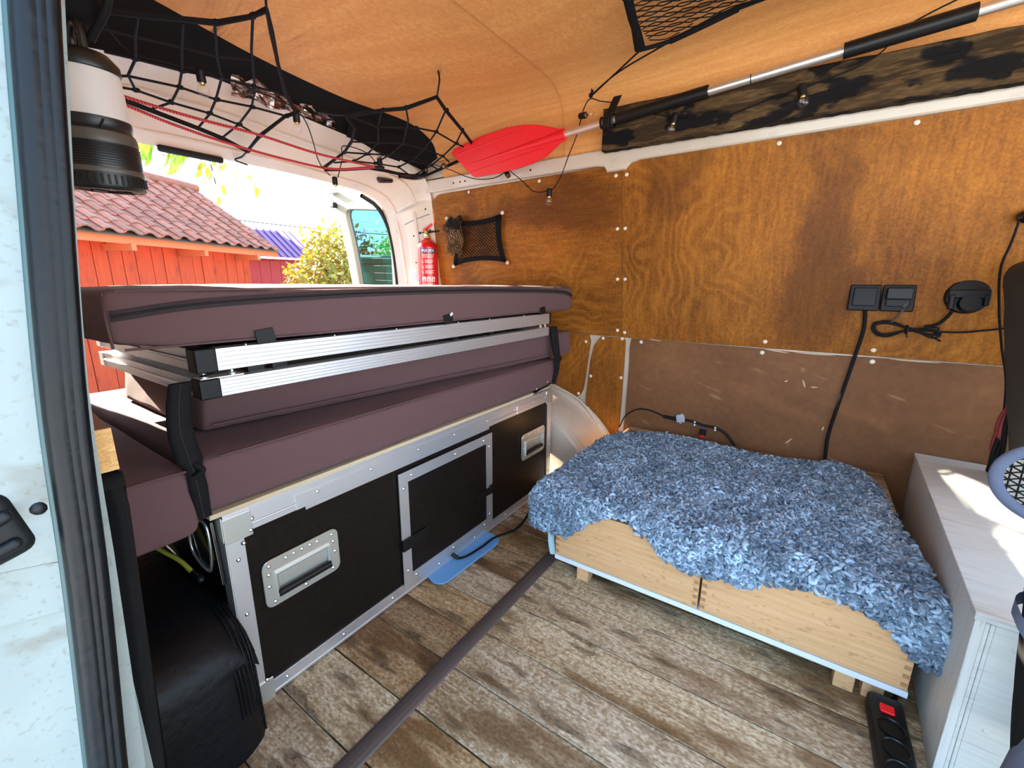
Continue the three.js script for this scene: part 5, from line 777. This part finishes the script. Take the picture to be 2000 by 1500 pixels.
// ---------------------------------------------------------------- right edge: seat, wiring loom, pouch, bag
{
  const s = thing('seat', 'dark grey padded seat back at the right edge above the grey box', 'seat', [0.54, 0.346, -1.53]);
  part('backrest', place(cushion(0.1, 0.56, 0.24, 0.04, { nx: 12, ny: 20, nz: 20, wave: 0.004, seed: 12 }), [0.486, 0.637, -1.53], [0, 0, 0.2]), M.seat, s);
  const l = thing('cable', 'bundle of black and dark red cables hanging beside the seat', 'cable', [0.47, 0.36, -1.66]);
  for (let i = 0; i < 10; i++) { const o = () => R(-0.012, 0.012); part('strand', tube([[0.478 + o() * 0.3, 0.56, -1.66], [0.468 + o(), 0.5, -1.65 + o()], [0.468 + o(), 0.43, -1.65 + o()], [0.472 + o(), 0.35, -1.66 + o()]], 0.0055), i % 4 === 1 ? mat({ color: hex(120, 30, 34), roughness: 0.6 }) : M.cord, l); }
  const p = thing('mesh_pouch', 'round pouch with a blue grey towelling rim and black mesh at the right edge', 'pouch', [0.345, 0.5, -0.93]);
  const C = V(0.342, 0.566, -0.925), nrm = V(-0.25, 0.3, 1).normalize(), e1 = V(1, 0, 0.25).normalize(), e2 = nrm.clone().cross(e1).normalize().negate();
  const rp = (a, r, d = 0) => C.clone().addScaledVector(e1, r * Math.cos(a)).addScaledVector(e2, r * Math.sin(a) * -0.78).addScaledVector(nrm, -d);
  const loop = []; for (let i = 0; i < 32; i++) loop.push(rp(i / 32 * Math.PI * 2, 0.072));
  part('towelling_rim', tube(loop, 0.0085, { closed: true, n: 100, k: 10 }), M.terry, p);
  part('liner', grid(32, 6, (u, v) => { const q = rp(u * Math.PI * 2, 0.07 - 0.012 * v, 0.03 + 0.09 * v); return [q.x, q.y, q.z]; }), M.cream, p);
  part('liner_bottom', grid(32, 2, (u, v) => { const q = rp(u * Math.PI * 2, 0.06 * v, 0.05); return [q.x, q.y, q.z]; }), M.cream, p);
  const ms = []; for (let i = -9; i <= 9; i++) for (let ang = 0; ang < 3; ang++) { const b = i * 0.0115, th = ang * Math.PI / 3, h = Math.sqrt(Math.max(0, 0.066 * 0.066 - b * b)); if (h < 0.01) continue; const f = (s2) => { const x = b * Math.cos(th) - s2 * h * Math.sin(th), y = b * Math.sin(th) + s2 * h * Math.cos(th); return rp(Math.atan2(y, x), Math.hypot(x, y), 0.012); }; ms.push(rod(f(-1), f(1), 0.0012, 4)); }
  part('mesh', ms, M.cord, p, { kind: 'stuff' });
  const b = thing('storage_bag', 'black fabric bag with a grey woven rim at the lower right edge', 'bag', [0.36, 0.15, -0.74]);
  const bc = [0.348, -0.745];
  part('bag_body', grid(36, 20, (u, v) => { const a = u * Math.PI * 2, y = mix(0.49, 0.2, v), r = 0.082 * (1 - 0.1 * v) * (1 + 0.02 * Math.sin(a * 5 + v * 6)); return [bc[0] + 0.03 * v + r * Math.cos(a), y + 0.012 * Math.cos(a) * (1 - v), bc[1] + r * Math.sin(a) * 0.85]; }), M.felt, b);
  part('woven_rim', grid(36, 3, (u, v) => { const a = u * Math.PI * 2, y = 0.455 - 0.02 * v - 0.03 * Math.max(0, Math.sin(a)), r = 0.0845; return [bc[0] + r * Math.cos(a), y + 0.045 * (Math.cos(a) < 0 ? -Math.cos(a) * 0.1 : 0), bc[1] + r * Math.sin(a) * 0.86]; }), M.terry, b);
  part('lower_pocket', grid(30, 10, (u, v) => { const a = u * Math.PI * 2, y = mix(0.34, 0.15, v), r = 0.084 + 0.014 * v; return [bc[0] + 0.035 + r * Math.cos(a), y, bc[1] + 0.02 + r * Math.sin(a) * 0.9]; }), M.terry, b);
}

// ---------------------------------------------------------------- outside behind the van
struct('ground', grid(40, 40, (u, v) => { const x = mix(-40, 30, u), z = mix(-35, 35, v); return [x, -0.56 + 0.28 * sstep(-2.2, -4.2, x), z]; }), M.earth);
{
  const d = V(-0.42, 0, -0.907).normalize(), nrm = V(0.907, 0, -0.42).normalize(), E1 = V(-5.5, 1.32, -1.1), rise = 0.86, run = 1.28;
  const S = thing('shed', 'orange red wooden shed with a red tiled roof', 'shed', [-6.5, -0.3, -1.5]);
  const Q = (s, y, o) => [E1.x + d.x * s - nrm.x * o, y, E1.z + d.z * s - nrm.z * o]; // s along the eave, o back from it
  const B = new THREE.Matrix4().makeBasis(d, V(0, 1, 0), nrm), put = (g, s, y, o) => g.applyMatrix4(B).translate(...Q(s, y, o));
  const s0 = -3.2, s1 = 2.55;
  part('wall', [put(bx(s1 - s0, 1.8, 0.04, 0, 0, 0, 0), (s0 + s1) / 2, 0.5, 0.42), put(bx(0.04, 1.8, 2.2, 0, 0, 0, 0), s1 - 0.02, 0.5, 1.5)], M.barn, S);
  for (let s = s0; s < s1;) { const w = Math.min(R(0.13, 0.22), s1 - s); if (w < 0.03) break; part('plank', put(bx(w - 0.007, 1.75, 0.022, 0, 0, 0, 0.003), s + w / 2, 0.46, 0.388 - R(0, 0.006)), M.barn, S, { swap: 0 }); s += w; }
  part('fascia_board', put(bx(6.1, 0.085, 0.03, 0, 0, 0, 0.004), -0.3, 1.27, 0.06), M.fascia, S);
  for (let k = 0; k < 7; k++) part('rafter_end', put(bx(0.05, 0.07, 0.4, 0, 0, 0, 0.004), -2.9 + k * 0.87, 1.2, 0.22), M.fascia, S);
  part('roof_deck', grid(1, 1, (u, v) => { const q = Q(mix(-3.3, 2.78, u), 1.3 + rise * v, run * v); return q; }), M.bark, S);
  const rows = 9, tw = 0.2, L = Math.hypot(rise, run), th = Math.atan2(rise, run);
  const tileG = (() => { const g = grid(8, 1, (u, v) => [(u - 0.5) * (tw + 0.02), 0.022 * Math.sin(u * Math.PI * 2) + 0.012 * (1 - v), (v - 0.5) * -0.185]); const h = grid(8, 1, (u, v) => [(u - 0.5) * (tw + 0.02), 0.022 * Math.sin(u * Math.PI * 2) + 0.012 - 0.016 * v, 0.0925]); return boxUV(mergeGeometries([g.toNonIndexed(), h.toNonIndexed()])); })();
  tileG.applyMatrix4(new THREE.Matrix4().makeRotationX(th)).applyMatrix4(B);
  const o = originOf(S);
  for (let r = 0; r < rows; r++) for (let k = 0; k < 30; k++) { const t = (r + 0.5) / rows, q = Q(-3.2 + k * tw, 1.345 + rise * t, run * t); copyPart({ geometry: tileG, name: 'roof_tile' }, S, [q[0] - o[0], q[1] - o[1] + R(-0.004, 0.004), q[2] - o[2]], null, M.tile[(rnd() * 3) | 0]); }
  part('ridge_cap', rod(Q(-3.3, 1.36 + rise, run), Q(2.75, 1.36 + rise, run), 0.06, 10), M.tile[1], S);
  const f = thing('shed', 'dark red shed with a purple corrugated metal roof', 'shed', [-9.6, -0.3, -5]);
  const F = (u, v) => [mix(-9.1, -9.5, u), 0, 0];
  part('wall', span(-9.9, -9.3, -0.5, 1.34, -7.2, -3.2, 0), M.magenta, f);
  part('roof_sheet', grid(1, 1, (u, v) => [mix(-9.0, -9.9, v), mix(1.36, 1.96, v), mix(-3.4, mix(-5.75, -5.3, v), u)]), M.plum, f);
  for (let i = 0; i < 16; i++) { const z = -3.5 - i * 0.14; part('roof_rib', rod([-8.99, 1.375, z], [-9.89, 1.975, z * 1.0 + 0.02], 0.02, 6), M.plum, f); }
  for (let i = 0; i < 18; i++) part('plank', bx(0.02, 1.7, 0.205, -9.28, 0.45, -3.4 - i * 0.21, 0.003), M.magenta, f);
}
function leafGeo(l) { const g = grid(2, 3, (u, v) => [(u - 0.5) * l * 0.55 * Math.sin(Math.PI * (0.12 + 0.86 * v)), -0.06 * l * Math.abs(u - 0.5) * 2 + 0.1 * l * v * v, v * l]); return g; }
function shrub(lab, c, r, n, m, l) {
  const t = thing('shrub', lab, 'shrub', [c[0], -0.3, c[2]]);
  const im = new THREE.InstancedMesh(leafGeo(l), m, n), M4 = new THREE.Matrix4(), q = new THREE.Quaternion(), e = new THREE.Euler();
  for (let i = 0; i < n; i++) { const a = rnd() * 6.283, h = Math.acos(R(-1, 1)), k = Math.pow(rnd(), 0.33) * (0.82 + 0.4 * vn(a * 2, h * 3, 99, 99, 3)); const p = V(r[0] * k * Math.sin(h) * Math.cos(a), c[1] + 0.3 + r[1] * k * Math.cos(h), r[2] * k * Math.sin(h) * Math.sin(a)); q.setFromEuler(e.set(R(-3, 3), R(-3, 3), R(-3, 3))); const s = R(0.7, 1.3); im.setMatrixAt(i, M4.compose(p, q, V(s, s, s))); im.setColorAt(i, new THREE.Color().setRGB(R(0.7, 1.15), R(0.75, 1.1), R(0.5, 1))); }
  im.name = 'foliage'; im.userData.kind = 'stuff'; t.add(im);
  part('stem', [rod([c[0], -0.3, c[2]], [c[0], c[1], c[2]], 0.04), rod([c[0], 0.3, c[2]], [c[0] + 0.1, c[1] + r[1] * 0.6, c[2] - 0.3], 0.025), rod([c[0], 0.3, c[2]], [c[0], c[1] + r[1] * 0.5, c[2] + 0.35], 0.025)], M.bark, t);
}
shrub('yellow leaved bush outside between the sheds and the rear door', [-6.9, 0.85, -4.75], [0.7, 0.95, 0.85], 5200, M.leafY, 0.085);
shrub('green bush behind the wheelie bin seen through the rear window', [-6.8, 0.85, -6.2], [0.8, 1.0, 1.0], 4200, M.leafG, 0.09);
{ // wheelie bin
  const b = thing('wheelie_bin', 'green wheelie bin seen through the tinted rear window', 'bin', [-4, -0.28, -3.35]);
  part('bin_body', place(grid(4, 24, (u, v) => { const a = v * Math.PI * 2, sq = (t) => Math.sign(t) * Math.pow(Math.abs(t), 0.35), w = mix(0.19, 0.25, u); return [w * sq(Math.cos(a)), mix(0, 1.27, u), w * sq(Math.sin(a))]; }), [-4, -0.2, -3.35]), M.bin, b);
  part('rim', span(-4.28, -3.72, 1.06, 1.09, -3.63, -3.07, 0.012), M.bin, b);
  part('lid', place(cushion(0.6, 0.06, 0.6, 0.025, { nx: 10, ny: 4, nz: 10, wave: 0 }), [-4, 1.125, -3.35], [0.03, 0, -0.05]), M.bin, b);
  part('front_rib', [rod([-3.735, 1.0, -3.5], [-3.76, 0.5, -3.3], 0.02, 6), rod([-3.735, 1.0, -3.12], [-3.76, 0.3, -3.14], 0.02, 6)], M.bin, b);
  for (const z of [-3.55, -3.15]) part('wheel', place(new THREE.CylinderGeometry(0.1, 0.1, 0.05, 20), [-4.2, -0.18, z], [Math.PI / 2, 0, 0]), M.black, b);
}
{ // overhanging branch with hanging leaves
  const t = thing('tree_branch', 'leafy green and yellow tree branch hanging over the view out of the rear', 'tree', [-3, -0.5, 0.9]);
  part('trunk', tube([[-3, -0.5, 0.9], [-3.05, 1.0, 0.85], [-3, 2.3, 0.7]], 0.07), M.bark, t); part('branch', tube([[-3, 2.2, 0.72], [-3, 2.25, 0.1], [-3.05, 1.95, -0.6], [-3, 1.75, -1.1], [-3, 1.62, -1.5]], 0.014), M.bark, t);
  part('twig', tube([[-3, 1.8, -1.0], [-3, 1.6, -0.98], [-3, 1.5, -0.95]], 0.005), M.bark, t); part('twig', tube([[-3, 1.7, -1.25], [-3, 1.5, -1.27], [-3, 1.42, -1.28]], 0.004), M.bark, t);
  const lg = [leafGeo(0.17), leafGeo(0.11), leafGeo(0.065)].map((g) => boxUV(g)), o = originOf(t);
  const put = (g, x, y, z, m) => copyPart({ geometry: lg[g], name: 'leaf' }, t, [x - o[0], y - o[1], z - o[2]], [R(1.1, 1.9), R(-1.2, 1.2), R(-0.7, 0.7)], m);
  for (let i = 0; i < 34; i++) put(i % 2 ? 1 : 0, -3 + R(-0.15, 0.15), R(1.54, 1.74), R(-1.17, -0.82), i % 5 ? M.leafT : M.leafY);
  for (let i = 0; i < 22; i++) put(2, -3 + R(-0.1, 0.1), R(1.42, 1.62), R(-1.36, -1.2), i % 2 ? M.leafY : M.leafT);
  for (const [y, z] of [[1.46, -1.5], [1.5, -1.46], [1.44, -1.52], [1.56, -1.5], [1.35, -1.29]]) put(2, -3, y, z, M.leafY);
  for (let i = 0; i < 12; i++) put(1, -3.6 + R(-0.1, 0.1), R(1.62, 1.85), R(-2.75, -2.55), M.leafG);
}
{
  const w = thing('overhead_wire', 'thin dark overhead wire crossing the sky outside the rear window', 'wire', [-9, 2.1, -7]);
  part('wire_run', tube([[-12, 2.6, 4], [-12, 2.4, -3], [-12, 2.38, -8], [-12, 2.6, -14]], 0.012, { n: 60 }), M.cord, w);
}
scene.traverse((o) => { if (o.isMesh) { o.castShadow = true; o.receiveShadow = true; } });
renderer.render(scene, camera);
